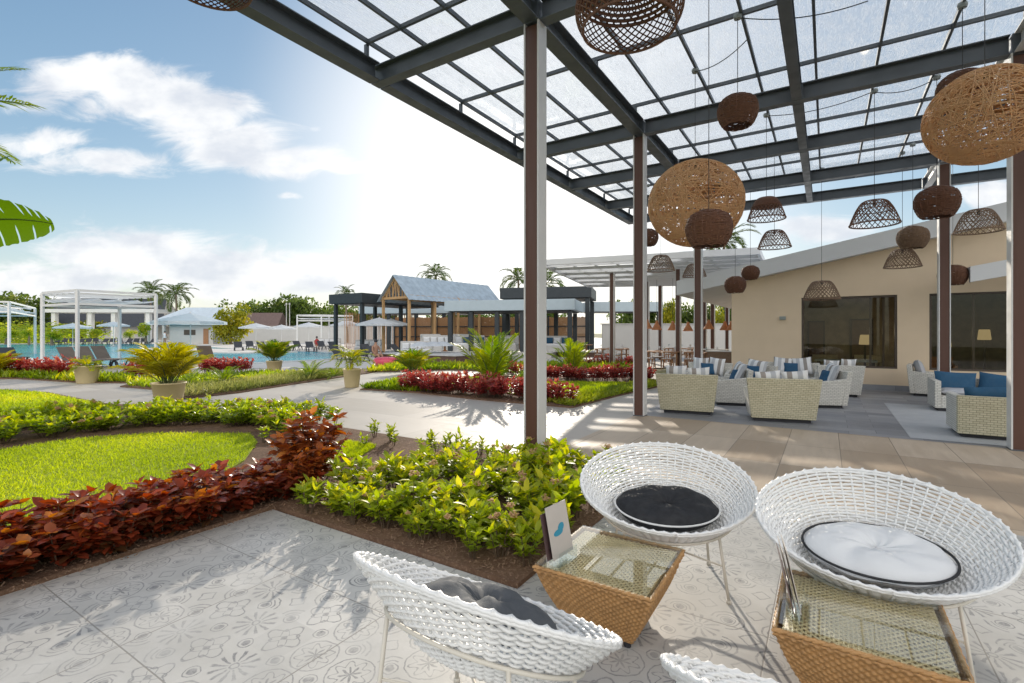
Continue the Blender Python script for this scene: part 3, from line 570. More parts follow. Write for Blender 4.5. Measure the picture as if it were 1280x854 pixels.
inside('long_table', 'grey table top just inside the left window', 'table', 3.4, .75, [('top', MB().box((0, 0, .74), (1.5, .6, .05)), 'bluegrey'), ('leg', MB().box((-.65, 0, .37), (.08, .5, .7)).box((.65, 0, .37), (.08, .5, .7)), 'dark_frame')])

# ================================================================ white slatted pergola over the dining terrace
wp = thing('dining_pergola', 'white slatted flat pergola over the dining tables, with slim brown and white posts', 'pergola', (0, 0, 0))
q0, q1, q2, q3 = Vector((1.15, 19.7, 0)), Vector((8.4, 16.9, 0)), Vector((14.5, 27.5, 0)), Vector((4.5, 29.2, 0))
def bil(u, v): return q0 * (1 - u) * (1 - v) + q1 * u * (1 - v) + q2 * u * v + q3 * (1 - u) * v
ZW = 4.12
fr = MB(); up = Vector((0, 0, 1))
for a, b in ((q0, q1), (q1, q2), (q2, q3), (q3, q0)): fr.bar(a + up * (ZW + .21), b + up * (ZW + .21), .10, .22)
fr.obj('frame', M['louvre'], wp)
NU, NV = 9, 10
for j in range(1, NV):
    MB().bar(bil(0, j / NV) + up * (ZW + .20), bil(1, j / NV) + up * (ZW + .20), .07, .11).obj('rafter', M['louvre'], wp)
for i in range(1, NU): MB().bar(bil(i / NU, 0) + up * (ZW + .285), bil(i / NU, 1) + up * (ZW + .285), .06, .055).obj('purlin', M['louvre'], wp)
M['poly'] = pbr('opal_sheet', (.74, .75, .76), .5, 0, 20, .04, 1, trans=.5)
for j in range(NV):
    for i in range(NU):
        if j % 2 == 0 and i < (6, 5, 4, 3, 1)[j // 2]: continue
        MB().slab([bil(i / NU, j / NV), bil((i + 1) / NU, j / NV), bil((i + 1) / NU, (j + 1) / NV), bil(i / NU, (j + 1) / NV)], ZW + .325, ZW + .34).obj('roof_sheet', M['poly'], wp)
for px, Y in ((765.5, 22.2), (848, 20.9), (809, 26.0), (825.5, 28.2), (880.5, 24.5), (891, 26.2), (909, 28.5)): post(wp, (px - 640) * Y / FOC, Y, ZW + .14, RZ, .2)
bw = thing('boundary_wall', 'pale grey wall behind the dining tables', 'wall', (0, 0, 0)); MB().bar((6.0, 33, 1.05), (18, 33, 1.05), .2, 2.1).obj('wall_panel', M['palewall'], bw)
MB().bar((5.9, 33, 2.13), (18.1, 33, 2.13), .3, .06).obj('coping', M['palewall'], bw)
# ================================================================ woven bowl chairs (front faces +y)
SEATC = Vector((0, .01, .335))
def rimpt(a):
    return Vector((.53 * math.sin(a), .345 * math.cos(a) - .015, .595 - .18 * math.cos(a)))
def seatpt(a): return Vector((.29 * math.sin(a), .01 + .19 * math.cos(a), .37 - .065 * math.cos(a)))
def shell(a, t):
    if t < .42: q = SEATC.lerp(seatpt(a), t / .42); q.z = SEATC.z + (seatpt(a).z - SEATC.z) * (t / .42) ** 2; return q
    s = (t - .42) / .58; s_, r_ = seatpt(a), rimpt(a); p = s_.lerp(r_, s); p.z = s_.z + (r_.z - s_.z) * s ** 1.12; return p
def shellnorm(a, t):
    e = .01; da = shell(a + e, t) - shell(a - e, t); dt = shell(a, min(1, t + e)) - shell(a, t - e); n = da.cross(dt)
    if n.length < 1e-9: return Vector((0, 0, 1))
    n.normalize(); return n if n.z > 0 else -n
NS = 56
def make_shell():
    mb = MB(); rnd = random.Random(3)
    for i in range(NS):
        a = 2 * math.pi * i / NS
        mb.tube([shell(a, .12 + .90 * j / 14) for j in range(15)], .0056, 5)
    nr = 34
    for q in range(nr):
        t = .14 + (q + .5) / nr * .855; pts = []; M3 = NS * 4
        for j in range(M3):
            a = 2 * math.pi * j / M3; ph = math.pi * (j / 4 + q); n = shellnorm(a, t)
            p = shell(a, t + .004 * math.sin(a * 5 + q)) + n * (.0072 * math.cos(ph)); p.z -= .004 * (1 - math.cos(ph * 2)) * 0
            pts.append(p)
        mb.tube(pts, .0068 + rnd.uniform(-.0006, .0008), 5, True)
    for off, rr in ((0, .0085), (.010, .007)):   # rim roll with knobbly ends
        pts = []
        for j in range(NS * 4):
            a = 2 * math.pi * j / (NS * 4); p = shell(a, 1.0); n = shellnorm(a, .99)
            pts.append(p + n * (.002 * math.cos(math.pi * j / 2)) + Vector((0, 0, -off)))
        mb.tube(pts, [rr * (1.5 if j % 4 == 0 else .9) for j in range(NS * 4)], 6, True)
    return mb
def cushion(rx, ry, th, c, tilt=0.0):
    mb = MB(); na, nr = 48, 12; T = Matrix.Rotation(tilt, 3, 'X')
    def pt(r, a, sg):
        zz = th * .5 * (1 - r ** 3.2) ** .5 * sg
        if sg > 0: zz += th * (-.26 * math.exp(-(r * 4.0) ** 2) + .045 * math.sin(5 * a + 1.3) * r * (1 - r) * 4 + .03 * math.sin(9 * a + 8 * r))
        x, y = rx * r * math.sin(a), ry * r * math.cos(a)
        if abs(x) > .001: x = math.copysign(abs(x) ** .96 * rx ** .04, x)
        return T @ Vector((x, y, zz + th * .03 * math.sin(a * 3 + r * 4))) + Vector(c)
    for sg in (1, -1):
        vs = []; fs = []
        for i in range(nr + 1):
            for j in range(na): vs.append(pt(i / nr, 2 * math.pi * j / na, sg))
        for i in range(nr):
            for j in range(na):
                f = (i * na + j, (i + 1) * na + j, (i + 1) * na + (j + 1) % na, i * na + (j + 1) % na)
                fs.append(f if sg > 0 else f[::-1])
        mb.add(vs, fs)
    pip = [T @ Vector((rx * 1.003 * math.sin(2 * math.pi * j / 64), ry * 1.003 * math.cos(2 * math.pi * j / 64), th * .12)) + Vector(c) for j in range(64)]
    return mb, pip
shell_me = make_shell().mesh('bowl', M['resin'], True)
def hoop(): return MB().tube([shell(2 * math.pi * j / 40, .66) - shellnorm(2 * math.pi * j / 40, .66) * .02 for j in range(40)], .008, 7, True)
def legs_of(a):
    p = shell(a, .66) - shellnorm(a, .66) * .02; f = Vector((p.x * 1.16, p.y * 1.2 - .0, .006)); return p, f
def chair(loc, rz, label, cm, pm, th=.13):
    t = thing('bowl_chair', label, 'chair', loc, rz, 'white woven bowl chairs on the patterned floor')
    link('bowl', shell_me, t); hoop().obj('hoop', M['leg'], t, smooth=True)
    fe = []
    for a in (R(42), R(138), R(222), R(318)):
        p, f = legs_of(a); MB().tube([p, f], .0085, 8).lathe([(0, 0), (.014, 0), (.014, .018), (.009, .022)], 8, f - Vector((0, 0, .006))).obj('leg', M['leg'], t, smooth=True); fe.append((p, f))
    br = MB()
    for i, j in ((0, 2), (1, 3)): br.tube([fe[i][0].lerp(fe[i][1], .45), Vector((0, .0, .20 + .012 * i)), fe[j][0].lerp(fe[j][1], .45)], .006, 6)
    br.obj('brace', M['leg'], t, smooth=True)
    mb, pip = cushion(.315, .205, th, (0, .005, .39 + th / 2), R(-17))
    c = mb.obj('cushion', M[cm], t, smooth=True); MB().tube(pip, .0062, 6, True).obj('piping', M[pm], c, smooth=True)
    return t
def face(dx, dy): return math.atan2(-dx, dy)
chair((.97, 3.12, 0), face(-.16, -1), 'white woven bowl chair with a black cushion and white piping, behind the first rattan table', 'black_cloth', 'piping_w')
chair((1.81, 2.47, 0), face(-.45, -.89), 'white woven bowl chair with a white cushion and black piping, at the right edge', 'white_cloth', 'piping_b')
chair((-.118, 1.83, 0), face(.56, .83), 'white woven bowl chair with a slate grey cushion, seen from behind, left of the tables', 'grey_cloth', 'piping_w', .20)
chair((.91, 1.185, 0), face(.536, .844), 'white woven bowl chair cut off by the bottom edge of the photo', 'white_cloth', 'piping_b')

# ================================================================ rattan tables with glass tops
def table_body(half, bot, h):
    mb = MB(); nu, nv = 150, 62
    z0 = .035
    for side in range(4):
        ang = side * math.pi / 2; cs, sn = math.cos(ang), math.sin(ang); vs = []; fs = []
        for j in range(nv + 1):
            tv = j / nv; z = z0 + (h - .02 - z0) * tv; hw = bot + (half - bot) * tv + .012 * math.sin(math.pi * tv)
            if tv > .93: hw += .008 * math.sin((tv - .93) / .07 * math.pi)
            for i in range(nu + 1):
                uu = (i / nu * 2 - 1); x = uu * hw
                row = j // 3; colm = i // 5; ph = math.pi * (i / 5 + row)
                d = .0055 * math.sin(ph) * abs(math.sin(math.pi * (j / 3))) ** .5 + .0022 * abs(math.sin(math.pi * j / 3)) + .0009 * math.sin(i * 1.7 + j * 2.3)
                y = -(hw + d); 
                if i in (0, nu): y = -hw
                vs.append((x * cs - y * sn, x * sn + y * cs, z))
        for j in range(nv):
            for i in range(nu): q = j * (nu + 1) + i; fs.append((q, q + 1, q + nu + 2, q + nu + 1))
        mb.add(vs, fs)
    return mb
def table_lattice(half, h, dense):
    mb = MB(); n = 34 if dense else 30
    mb.box((0, 0, h - .035), (half * 2 - .03, half * 2 - .03, .004))
    for i in range(n + 1):
        q = -half + .015 + (2 * half - .03) * i / n
        for ax in (0, 1):
            m_ = 36; pts = []
            for j in range(m_ + 1):
                w = -half + .012 + (2 * half - .024) * j / m_; z = h - .014 + .0035 * math.cos(math.pi * (j + i + ax))
                pts.append((w, q, z) if ax == 0 else (q, w, z))
            mb.tube(pts, .0045, 4)
    return mb
def roll(half, h):
    mb = MB(); 
    for k_ in range(2):
        pts = []; N = 120
        for j in range(N):
            s = j / N * 4; sd_ = int(s); f = s - sd_; cr = [(-1, -1), (1, -1), (1, 1), (-1, 1)]; a, b = cr[sd_], cr[(sd_ + 1) % 4]
            x, y = a[0] + (b[0] - a[0]) * f, a[1] + (b[1] - a[1]) * f; w = .006 * math.cos(j * math.pi / 1.5 + k_ * math.pi)
            pts.append((x * (half + w * .7), y * (half + w * .7), h - .012 + .005 * math.sin(j * math.pi / 1.5 + k_ * math.pi)))
        mb.tube(pts, .008, 6, True)
    return mb
HT = .36
body_me = table_body(.30, .165, HT).mesh('body', M['wicker'], True)
M['lattice'] = pbr('pale_wicker', (.72, .56, .32), .5, .2, 200, .2, 22)
lat_me = table_lattice(.285, HT - .004, True).mesh('lattice', M['lattice'], True)
roll_me = roll(.300, HT).mesh('edge_roll', M['wicker'], True)
def rtable(c, label):
    t = thing('rattan_table', label, 'table', c, RZ, 'rattan side tables with glass tops')
    link('body', body_me, t); link('lattice', lat_me, t); link('edge_roll', roll_me, t)
    MB().box((0, 0, HT + .004), (.60, .60, .006)).obj('glass_top', M['glass_edge'], t, bevel=.0015)
    for x in (-1, 1):
        for y in (-1, 1): MB().lathe([(0, 0), (.018, 0), (.02, .04), (0, .04)], 10, (x * .135, y * .135, 0)).obj('foot', M['foot'], t)
    return t
T1 = Vector((.53, 2.64, 0)); T2 = Vector((1.475, 2.10, 0))
rtable(T1, 'rattan table with a glass top between the grey cushioned and black cushioned chairs')
rtable(T2, 'rattan table with a glass top in front of the white cushioned chair')
def menu(c, rz, label):
    t = thing('menu_holder', label, 'menu holder', c, rz, 'clear menu holders on the rattan tables')
    t.scale = (1.2, 1.2, 1.2)
    for i, (mt, dx, dy, hh) in enumerate((('card', .0, 0, .215), ('card', .014, .012, .205), ('card_b', -.012, .022, .19))):
        o = MB().box((dx, dy, .03 + hh / 2), (.15, .0025, hh), 0).obj('card', M[mt], t); o.rotation_euler = (R(-12), 0, 0)
        if i == 0:
            p = MB()
            for ex, ez, ew, eh, y_ in ((-.012, .128, .034, .013, -.0021), (.012, .146, .022, .017, -.0024)): p.add([(ex + ew * math.cos(q_ * math.pi / 10) + .3 * eh * math.sin(q_ * math.pi / 10), y_, ez + eh * math.sin(q_ * math.pi / 10)) for q_ in range(20)], [tuple(range(20))])
            p.obj('emblem', M['teal'], o)
    o = MB().box((0, -.018, .035), (.135, .002, .055)).box((0, .034, .05), (.135, .002, .085)).box((0, .008, .004), (.135, .055, .003)).obj('holder', M['acrylic'], t)
    return t
menu(P(706, 703, HT + .008), R(50), 'clear menu holder with a teal printed card on the left rattan table')
menu(P(1000, 766, HT + .008), R(68), 'clear menu holder seen edge on, on the right rattan table')

# ================================================================ lounge sofas
def pillow_mesh(w, h, th, mat, seed=0):
    mb = MB(); n = 14; rnd = random.Random(seed); fs = []; vs = []
    for sg in (1, -1):
        o = len(vs)
        for j in range(n + 1):
            for i in range(n + 1):
                u, v = i / n * 2 - 1, j / n * 2 - 1
                k_ = max(0, (1 - u ** 4) * (1 - v ** 4)) ** .55; sh = 1 - .07 * (1 - abs(u) ** 2) * abs(v) ** 3
                vs.append((u * w / 2 * (1 - .06 * (1 - v * v)), sg * th / 2 * k_ * (1 + .08 * math.sin(3 * u + 2 * v + seed)), v * h / 2 * (1 - .07 * (1 - u * u))))
        for j in range(n):
            for i in range(n):
                q = o + j * (n + 1) + i; f = (q, q + 1, q + n + 2, q + n + 1); fs.append(f if sg < 0 else f[::-1])
    mb.add(vs, fs); return mb.mesh('pillow', mat, True)
PM = {}; PR = random.Random(12)
def pil(par, w, h, th, mt, loc, tilt, yaw=0.0, name='pillow'):
    key = (w, h, th, mt)
    if key not in PM: PM[key] = pillow_mesh(w, h, th, M[mt], len(PM))
    o = link(name, PM[key], par, loc); o.rotation_euler = (R(tilt), 0, R(yaw)); return o
def sofa(loc, rz, W_, label, mat='sofa_c', dep=.78, pil_kind='stripe', hgt=.76, square=False, group='white wicker lounge seats on the covered terrace', accent=True):
    """front faces +y, back at -y"""
    t = thing('wicker_sofa' if W_ > .95 else 'wicker_armchair', label, 'sofa' if W_ > .95 else 'armchair', loc, rz, group)
    wb, wt = (W_ / 2 - (.0 if square else .085)), W_ / 2; d = dep / 2; db = d - (.0 if square else .06); z0 = .06; th = .10
    def hexw(x0b, x1b, y0b, y1b, x0t, x1t, y0t, y1t, za, zb): return MB().hexa([(x0b, y0b, za), (x1b, y0b, za), (x1b, y1b, za), (x0b, y1b, za), (x0t, y0t, zb), (x1t, y0t, zb), (x1t, y1t, zb), (x0t, y1t, zb)])
    hexw(-wb, wb, -db, -db + th, -wt, wt, -d, -d + th, z0, hgt).obj('back', M[mat], t, bevel=.012)
    ha = hgt * (.97 if square else .80)
    for s in (-1, 1):
        fx = lambda v: v
        a0, a1, b0, b1 = wb - th, wb, wt - th, wt
        wi = lambda z: (z - z0) / (hgt - z0)
        b0, b1 = a0 + (wt - wb) * wi(ha), a1 + (wt - wb) * wi(ha)
        p = [(a0 * s, -db + th + .003, z0 + .002), (a1 * s, -db + th + .003, z0 + .002), (a1 * s, db, z0 + .002), (a0 * s, db, z0 + .002), (b0 * s, -d + th + .003, ha), (b1 * s, -d + th + .003, ha), (b1 * s, d * (.9 if not square else 1), ha - (.08 if not square else 0)), (b0 * s, d * (.9 if not square else 1), ha - (.08 if not square else 0))]
        if s < 0: p = [p[1], p[0], p[3], p[2], p[5], p[4], p[7], p[6]]
        MB().hexa(p).obj('arm', M['sofa_w'], t, bevel=.012)
    MB().box((0, (th) / 2, .19), (2 * (wb - th) - .006, 2 * db - th - .01, .24)).obj('seat_base', M['sofa_w'], t)
    MB().box((0, .02, .03), (2 * wb - .12, 2 * db - .1, .06)).obj('plinth', M['foot'], t)
    n = 2 if W_ > .95 else 1; sw = (2 * wb - 2 * th) / n
    for i in range(n): pil(t, round(sw - .01, 3), .62, .15, 'grey_pillow', ((i - (n - 1) / 2) * sw, .04, .37), 90, 0, 'seat_cushion')
    for i in range(n):
        x = (i - (n - 1) / 2) * (sw + .02)
        pil(t, round(sw + .02, 3), .46, .17, pil_kind, (x + PR.uniform(-.02, .02), -d + th + .12 + PR.uniform(0, .03), hgt - .06 - PR.uniform(0, .05)), 14 + PR.uniform(-4, 8), (i - .5) * 6 * (n - 1) + PR.uniform(-9, 9), 'back_pillow').rotation_euler.y = R(PR.uniform(-7, 7))
    if accent:
        pil(t, .34, .30, .12, 'blue_cloth', (.02, -d + th + .22, hgt - .14), 18, 5, 'accent_pillow')
    return t
def yaw(dx, dy): return math.atan2(-dx, dy)
BK = yaw(.42, .91)
def gmid(a, b): return (P(*a) + P(*b)) / 2
sofa(gmid((826, 516.5), (890, 520.5)) + Vector((.16, .36, 0)), yaw(.40, .917), 1.13, 'cream wicker loveseat seen from behind, nearest the second post, with striped pillows')
sofa(gmid((942, 527), (1020, 531.5)) + Vector((.12, .36, 0)), yaw(.33, .94), 1.16, 'cream wicker loveseat seen from behind, the second one from the brown post row')
sofa(P(917, 507) + Vector((.05, .25, 0)), yaw(-.80, .25), .86, 'pale wicker armchair facing left between the two near loveseats', 'sofa_w')
sofa(P(1036, 510) + Vector((.02, .25, 0)), yaw(-.95, .15), .86, 'pale wicker armchair facing left, mostly hidden behind the middle loveseat', 'sofa_w')
sofa(P(1063, 497) + Vector((.0, .42, 0)), yaw(.45, .89), .98, 'pale wicker loveseat seen from behind under the left window, with a blue accent pillow', 'sofa_w')
sofa(D(990, 484, 12.9).to_2d().to_3d(), yaw(-.5, -.84), 1.25, 'wicker sofa with pillows facing the camera, against the cream wall', 'sofa_w')
sofa(D(885, 484, 12.8).to_2d().to_3d(), yaw(-.5, -.84), 1.1, 'wicker sofa facing the camera behind the nearest loveseat, below the third post', 'sofa_w')
sofa(D(940, 484, 11.9).to_2d().to_3d(), yaw(-.8, -.5), .86, 'pale wicker armchair turned towards the third post', 'sofa_w', accent=True)
sofa(P(1160, 496) + Vector((.2, .25, 0)), yaw(.75, -.66), .86, 'pale wicker armchair with grey pillows below the right window, against the cream wall', 'sofa_w', accent=False, pil_kind='grey_pillow')
s1 = L(toL(P(1196, 546.5))[0] + .73, toL(P(1196, 546.5))[1] + .40); sofa(s1, RZ, 1.45, 'square cream wicker sofa with big blue cushions at the right edge, seen from behind', 'sofa_c', .84, 'blue_cloth', .62, True, accent=False)
q = toL(P(1164, 513.5)); s2 = L(q[0] + .80, q[1] + .40); sofa(s2, RZ + math.pi, 1.5, 'square white wicker sofa with big blue cushions, facing the square cream sofa', 'sofa_w', .84, 'blue_cloth', .62, True, accent=False)
# ================================================================ foliage builders
def leaves_arr(pos, dirs, nrm, ln, wd, curve=.25, fine=True):
    """arrays of leaves -> (verts, faces, per-face leaf index)"""
    pos, dirs, nrm = map(lambda a: np.asarray(a, float), (pos, dirs, nrm)); ln, wd = np.asarray(ln, float), np.asarray(wd, float)
    dirs /= np.linalg.norm(dirs, axis=1, keepdims=True) + 1e-9
    side = np.cross(dirs, nrm); side /= np.linalg.norm(side, axis=1, keepdims=True) + 1e-9; up = np.cross(side, dirs)
    n = len(pos); 
    def row(t, w, lift): return pos + dirs * (ln * t)[:, None] + side * (wd * w)[:, None] + up * (ln * lift)[:, None]
    if fine:
        c = curve
        rows = [row(0, 0, 0), row(.3, -.42, .05 - c * .06), row(.3, 0, -c * .05), row(.3, .42, .05 - c * .06), row(.68, -.40, .02 - c * .35), row(.68, 0, -.03 - c * .35), row(.68, .40, .02 - c * .35), row(1, 0, -c)]
        V = np.stack(rows, 1).reshape(-1, 3); base = np.arange(n)[:, None] * 8
        T = [(0, 2, 1), (0, 3, 2), (4, 5, 7), (5, 6, 7)]; Q = [(1, 2, 5, 4), (2, 3, 6, 5)]
        F = []
        for b in range(0, n * 8, 8):
            F += [(b, b + 2, b + 1), (b, b + 3, b + 2), (b + 1, b + 2, b + 5, b + 4), (b + 2, b + 3, b + 6, b + 5), (b + 4, b + 5, b + 7), (b + 5, b + 6, b + 7)]
        return V, F, 6
    rows = [row(0, 0, 0), row(.5, -.5, -curve * .2), row(.5, 0, -curve * .3), row(.5, .5, -curve * .2), row(1, 0, -curve)]
    V = np.stack(rows, 1).reshape(-1, 3); F = []
    for b in range(0, n * 5, 5): F += [(b, b + 2, b + 4, b + 1), (b, b + 3, b + 4, b + 2)]
    return V, F, 2
def leafmesh(name, mat, pos, dirs, nrm, ln, wd, tint, curve=.25, fine=True):
    V, F, kf = leaves_arr(pos, dirs, nrm, ln, wd, curve, fine)
    me = bpy.data.meshes.new(name); me.from_pydata(V.tolist(), [], F); me.materials.append(mat)
    at = me.attributes.new('tint', 'FLOAT', 'FACE'); at.data.foreach_set('value', np.repeat(np.asarray(tint, np.float32), kf))
    me.polygons.foreach_set('use_smooth', [True] * len(me.polygons)); me.update(); return me
M['ixora'] = leafmat('ixora_leaf', (.13, .19, .016), (.28, .34, .022), (.54, .50, .03), .5, .46, 1.9)
M['hedge'] = leafmat('hedge_leaf', (.15, .22, .018), (.30, .37, .028), (.52, .48, .04), .5, .35, 1.8)
M['copper'] = leafmat('copper_leaf', (.065, .040, .018), (.25, .052, .026), (.44, .17, .045), .40, .3, 1.9)
M['copper_o'] = leafmat('orange_copper_leaf', (.13, .038, .016), (.33, .095, .025), (.48, .19, .045), .42, .35, 1.8)
M['crimson'] = leafmat('crimson_leaf', (.22, .035, .035), (.42, .085, .075), (.50, .20, .13), .35, .4, 1.7)
M['lime'] = leafmat('lime_leaf', (.15, .22, .02), (.28, .32, .03), (.40, .40, .05), .4, .45, 1.5)
M['palmleaf'] = leafmat('palm_leaflet', (.10, .17, .014), (.26, .30, .018), (.46, .40, .02), .45, .35, 1.9)
M['yellowpalm'] = leafmat('yellow_palm_leaflet', (.28, .27, .016), (.46, .40, .02), (.55, .46, .03), .45, .35, 1.7)
M['coco'] = leafmat('coconut_leaflet', (.06, .10, .02), (.11, .15, .03), (.22, .2, .05), .35, .4, 1.5)
M['tree'] = leafmat('tree_leaf', (.06, .10, .022), (.11, .155, .03), (.22, .24, .05), .45, .5, 1.5)
M['treey'] = leafmat('yellow_tree_leaf', (.09, .13, .01), (.26, .26, .012), (.45, .38, .015), .4, .5, 1.5)
M['grass'] = leafmat('grass_blade', (.26, .33, .02), (.38, .44, .026), (.50, .50, .06), .55, .5, 1.8)
M['sedge'] = leafmat('pale_sedge', (.22, .25, .06), (.38, .38, .12), (.5, .47, .2), .35, .5, 1.4)
M['banana'] = leafmat('banana_leaf', (.06, .115, .014), (.08, .14, .015), None, .5, .3, 1.7)
M['flower'] = pbr('tan_flower', (.62, .40, .20), .8, 0, 20, .3, 60, trans=.3)
M['twig'] = pbr('brown_twig', (.09, .06, .035), .8)
def shrub_arrays(rng, nst, r, h, whorls, per, ln, wd, lean=.55, low=.15, up=.5):
    pos, dr, nm, L_, W_, T_ = [], [], [], [], [], []; stems = []
    for s in range(nst):
        a = rng.uniform(0, 2 * math.pi); rr = r * math.sqrt(rng.uniform(0, 1)); b = np.array([rr * .35 * math.cos(a), rr * .35 * math.sin(a), 0])
        tip = np.array([rr * math.cos(a), rr * math.sin(a), h * rng.uniform(.62, 1.05) * (1 - .25 * (rr / r) ** 2)])
        stems.append((b, tip)); st = rng.uniform(0, 1)
        for w in range(whorls):
            f = low + (1 - low) * (w + 1) / whorls; p = b + (tip - b) * f; a0 = rng.uniform(0, 6.28)
            for q in range(per):
                az = a0 + q * 6.283 / per + rng.normal(0, .25); el = rng.normal(up + .35 * (w == whorls - 1), .28)
                d = np.array([math.cos(az) * math.cos(el), math.sin(az) * math.cos(el), math.sin(el)]); sc = rng.uniform(.45, 1.2) * (.75 + .25 * f)
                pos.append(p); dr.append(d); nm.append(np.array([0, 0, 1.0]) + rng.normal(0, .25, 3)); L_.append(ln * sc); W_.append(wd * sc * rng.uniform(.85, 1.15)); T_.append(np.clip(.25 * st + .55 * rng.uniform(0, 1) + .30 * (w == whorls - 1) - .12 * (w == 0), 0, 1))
    return pos, dr, nm, L_, W_, T_, stems
def stemmesh(stems, r0=.005, mat='twig'):
    mb = MB()
    for b, t in stems: mb.tube([b, (np.array(b) * .4 + np.array(t) * .6) + np.array([0, 0, .01]), t], [r0, r0 * .8, r0 * .4], 4, cap=False)
    return mb.mesh('stems', M[mat])
def make_shrub(rng, mat, nst, r, h, whorls, per, ln, wd, flowers=0, **kw):
    a = shrub_arrays(rng, nst, r, h, whorls, per, ln, wd, **kw)
    lm = leafmesh('foliage', M[mat], *a[:6]); sm = stemmesh(a[6]); fm = None
    if flowers:
        mb = MB()
        for b, t in a[6][:flowers]:
            for q in range(46):
                d = Vector((rng.normal(), rng.normal(), abs(rng.normal()) * .8)).normalized() * rng.uniform(.015, .05); p = Vector(t) + Vector((0, 0, .055)) + d
                mb.box(p, (.016, .016, .007), rng.uniform(0, 3))
        fm = mb.mesh('flower_head', M['flower'])
    return lm, sm, fm
def put(name, label, cat, loc, meshes, rz, sc, group, names=('foliage', 'stems', 'flower_head')):
    t = thing(name, label, cat, loc, rz, group)
    for nm, me in zip(names, meshes):
        if me is not None: o = link(nm, me, t); o.scale = (sc, sc, sc) if not hasattr(sc, '__len__') else sc
    return t
rng = np.random.default_rng(7)
# near ixora bed
IX = [make_shrub(rng, 'ixora', 10, .20, .34, 3, 6, .135, .058, 1) for i in range(5)]
spots = []
for i in range(10):
    for j in range(7):
        lx, ly = -.92 + i * .245 + rng.normal(0, .07), -6.40 + j * .35 + rng.normal(0, .08)
        if ly < -6.52 or lx > 1.27 or (lx - 0) ** 2 + (ly + 3.96) ** 2 < .05: continue
        if lx < .0 and ly > -4.8 + lx * .8 and not (rng.uniform() < .3): continue
        if ly < -6.2 and rng.uniform() < .25: continue
        spots.append((lx, ly))
for n, (lx, ly) in enumerate(spots):
    small = ly < -6.2 or (lx < -.1 and ly > -5.2)
    put('ixora_bush', 'small ixora seedling with few leaves at the edge of the mulch bed' if small else 'glossy green ixora bush with tan flower heads in the mulch bed by the nearest post', 'bush', L(lx, ly, .03), IX[n % 5], rng.uniform(0, 6.28), rng.uniform(.5, .7) if small else rng.uniform(.64, .95), 'small ixora seedlings in the mulch bed' if small else 'ixora bushes in the mulch bed')
SD = [make_shrub(rng, 'ixora', 4, .09, .2, 3, 5, .08, .034) for i in range(2)]
for n in range(26):
    lx, ly = rng.uniform(-5.4, .9), -4.05 - abs(rng.normal(0, .22)) - .05
    if lx > -.2 and lx < .2: continue
    put('ixora_seedling', 'tiny ixora seedling along the edge of the pale path', 'seedling', L(lx, ly, .03), SD[n % 2], rng.uniform(0, 6.28), rng.uniform(.7, 1.3), 'seedlings along the path edge')
for n in range(13):
    put('ixora_bush', 'small ixora seedling with few leaves at the edge of the mulch bed', 'bush', L(-.85 + n * .17 + rng.normal(0, .05), -6.30 + rng.normal(0, .06), .03), IX[(n * 2) % 5], rng.uniform(0, 6.28), rng.uniform(.42, .68), 'small ixora seedlings in the mulch bed')
for n in range(16):
    put('ixora_sprig', 'single ixora sprig with a few leaves at the floor edge of the mulch bed', 'seedling', L(-1.0 + n * .15 + rng.normal(0, .05), -6.36 + rng.normal(0, .08), .03), SD[n % 2], rng.uniform(0, 6.28), rng.uniform(.8, 1.4), 'sprigs at the floor edge of the mulch bed')
# mulch chips: one loose layer nobody could count
mb = MB()
for n in range(5200):
    lx, ly = (rng.uniform(-1.1, 1.36), rng.uniform(-6.56, -3.9)) if n % 3 else (rng.uniform(-2.2, -1.0), rng.uniform(-9, -5.2))
    p = L(lx, ly, .036 + rng.uniform(0, .012)); a, b, c = rng.uniform(.008, .03), rng.uniform(.004, .009), .003
    mb.box(p, (a, b, c), rng.uniform(0, 3.1), Matrix.Rotation(rng.normal(0, .4), 3, 'X') @ Matrix.Rotation(rng.normal(0, .4), 3, 'Y'))
M['chip'] = pbr('mulch_chip', (.24, .15, .095), .95, .3, 80, .5, 40)
tag(mb.obj('mulch_chips', M['chip']), 'brown bark chips scattered over the planting bed', 'mulch', kind='stuff')
# red copperleaf hedge along the patterned floor
CP = [make_shrub(rng, 'copper', 24, .28, .40, 6, 6, .095, .062, up=.3, low=.02) for i in range(5)]
CO = make_shrub(rng, 'copper_o', 24, .34, .72, 7, 6, .125, .07, up=.2)
for n in range(20):
    ly = -6.35 - n * .29; lx = -1.44 + rng.normal(0, .05)
    for row in range(2):
        put('copperleaf_bush', 'dark red copperleaf bush in the low hedge between the lawn and the patterned floor', 'bush', L(lx + row * .30 - .16, ly + row * .14, .03), CP[(n + row * 2) % 5], rng.uniform(0, 6.28), (1, 1, rng.uniform(.62, .92)), 'copperleaf bushes in the low red hedge')
for i, (lx, ly, s, lb) in enumerate(((-1.42, -5.98, 1.05, 'tallest copperleaf bush, orange leaved, at the end of the red hedge'), (-1.75, -5.72, .7, 'orange copperleaf bush just behind the tallest one'), (-1.25, -6.25, .62, 'low reddish copperleaf bush in front of the tallest one, at the floor corner'))):
    put('copperleaf_bush', lb, 'bush', L(lx, ly, .03), CO, i * 2.1, s, None)
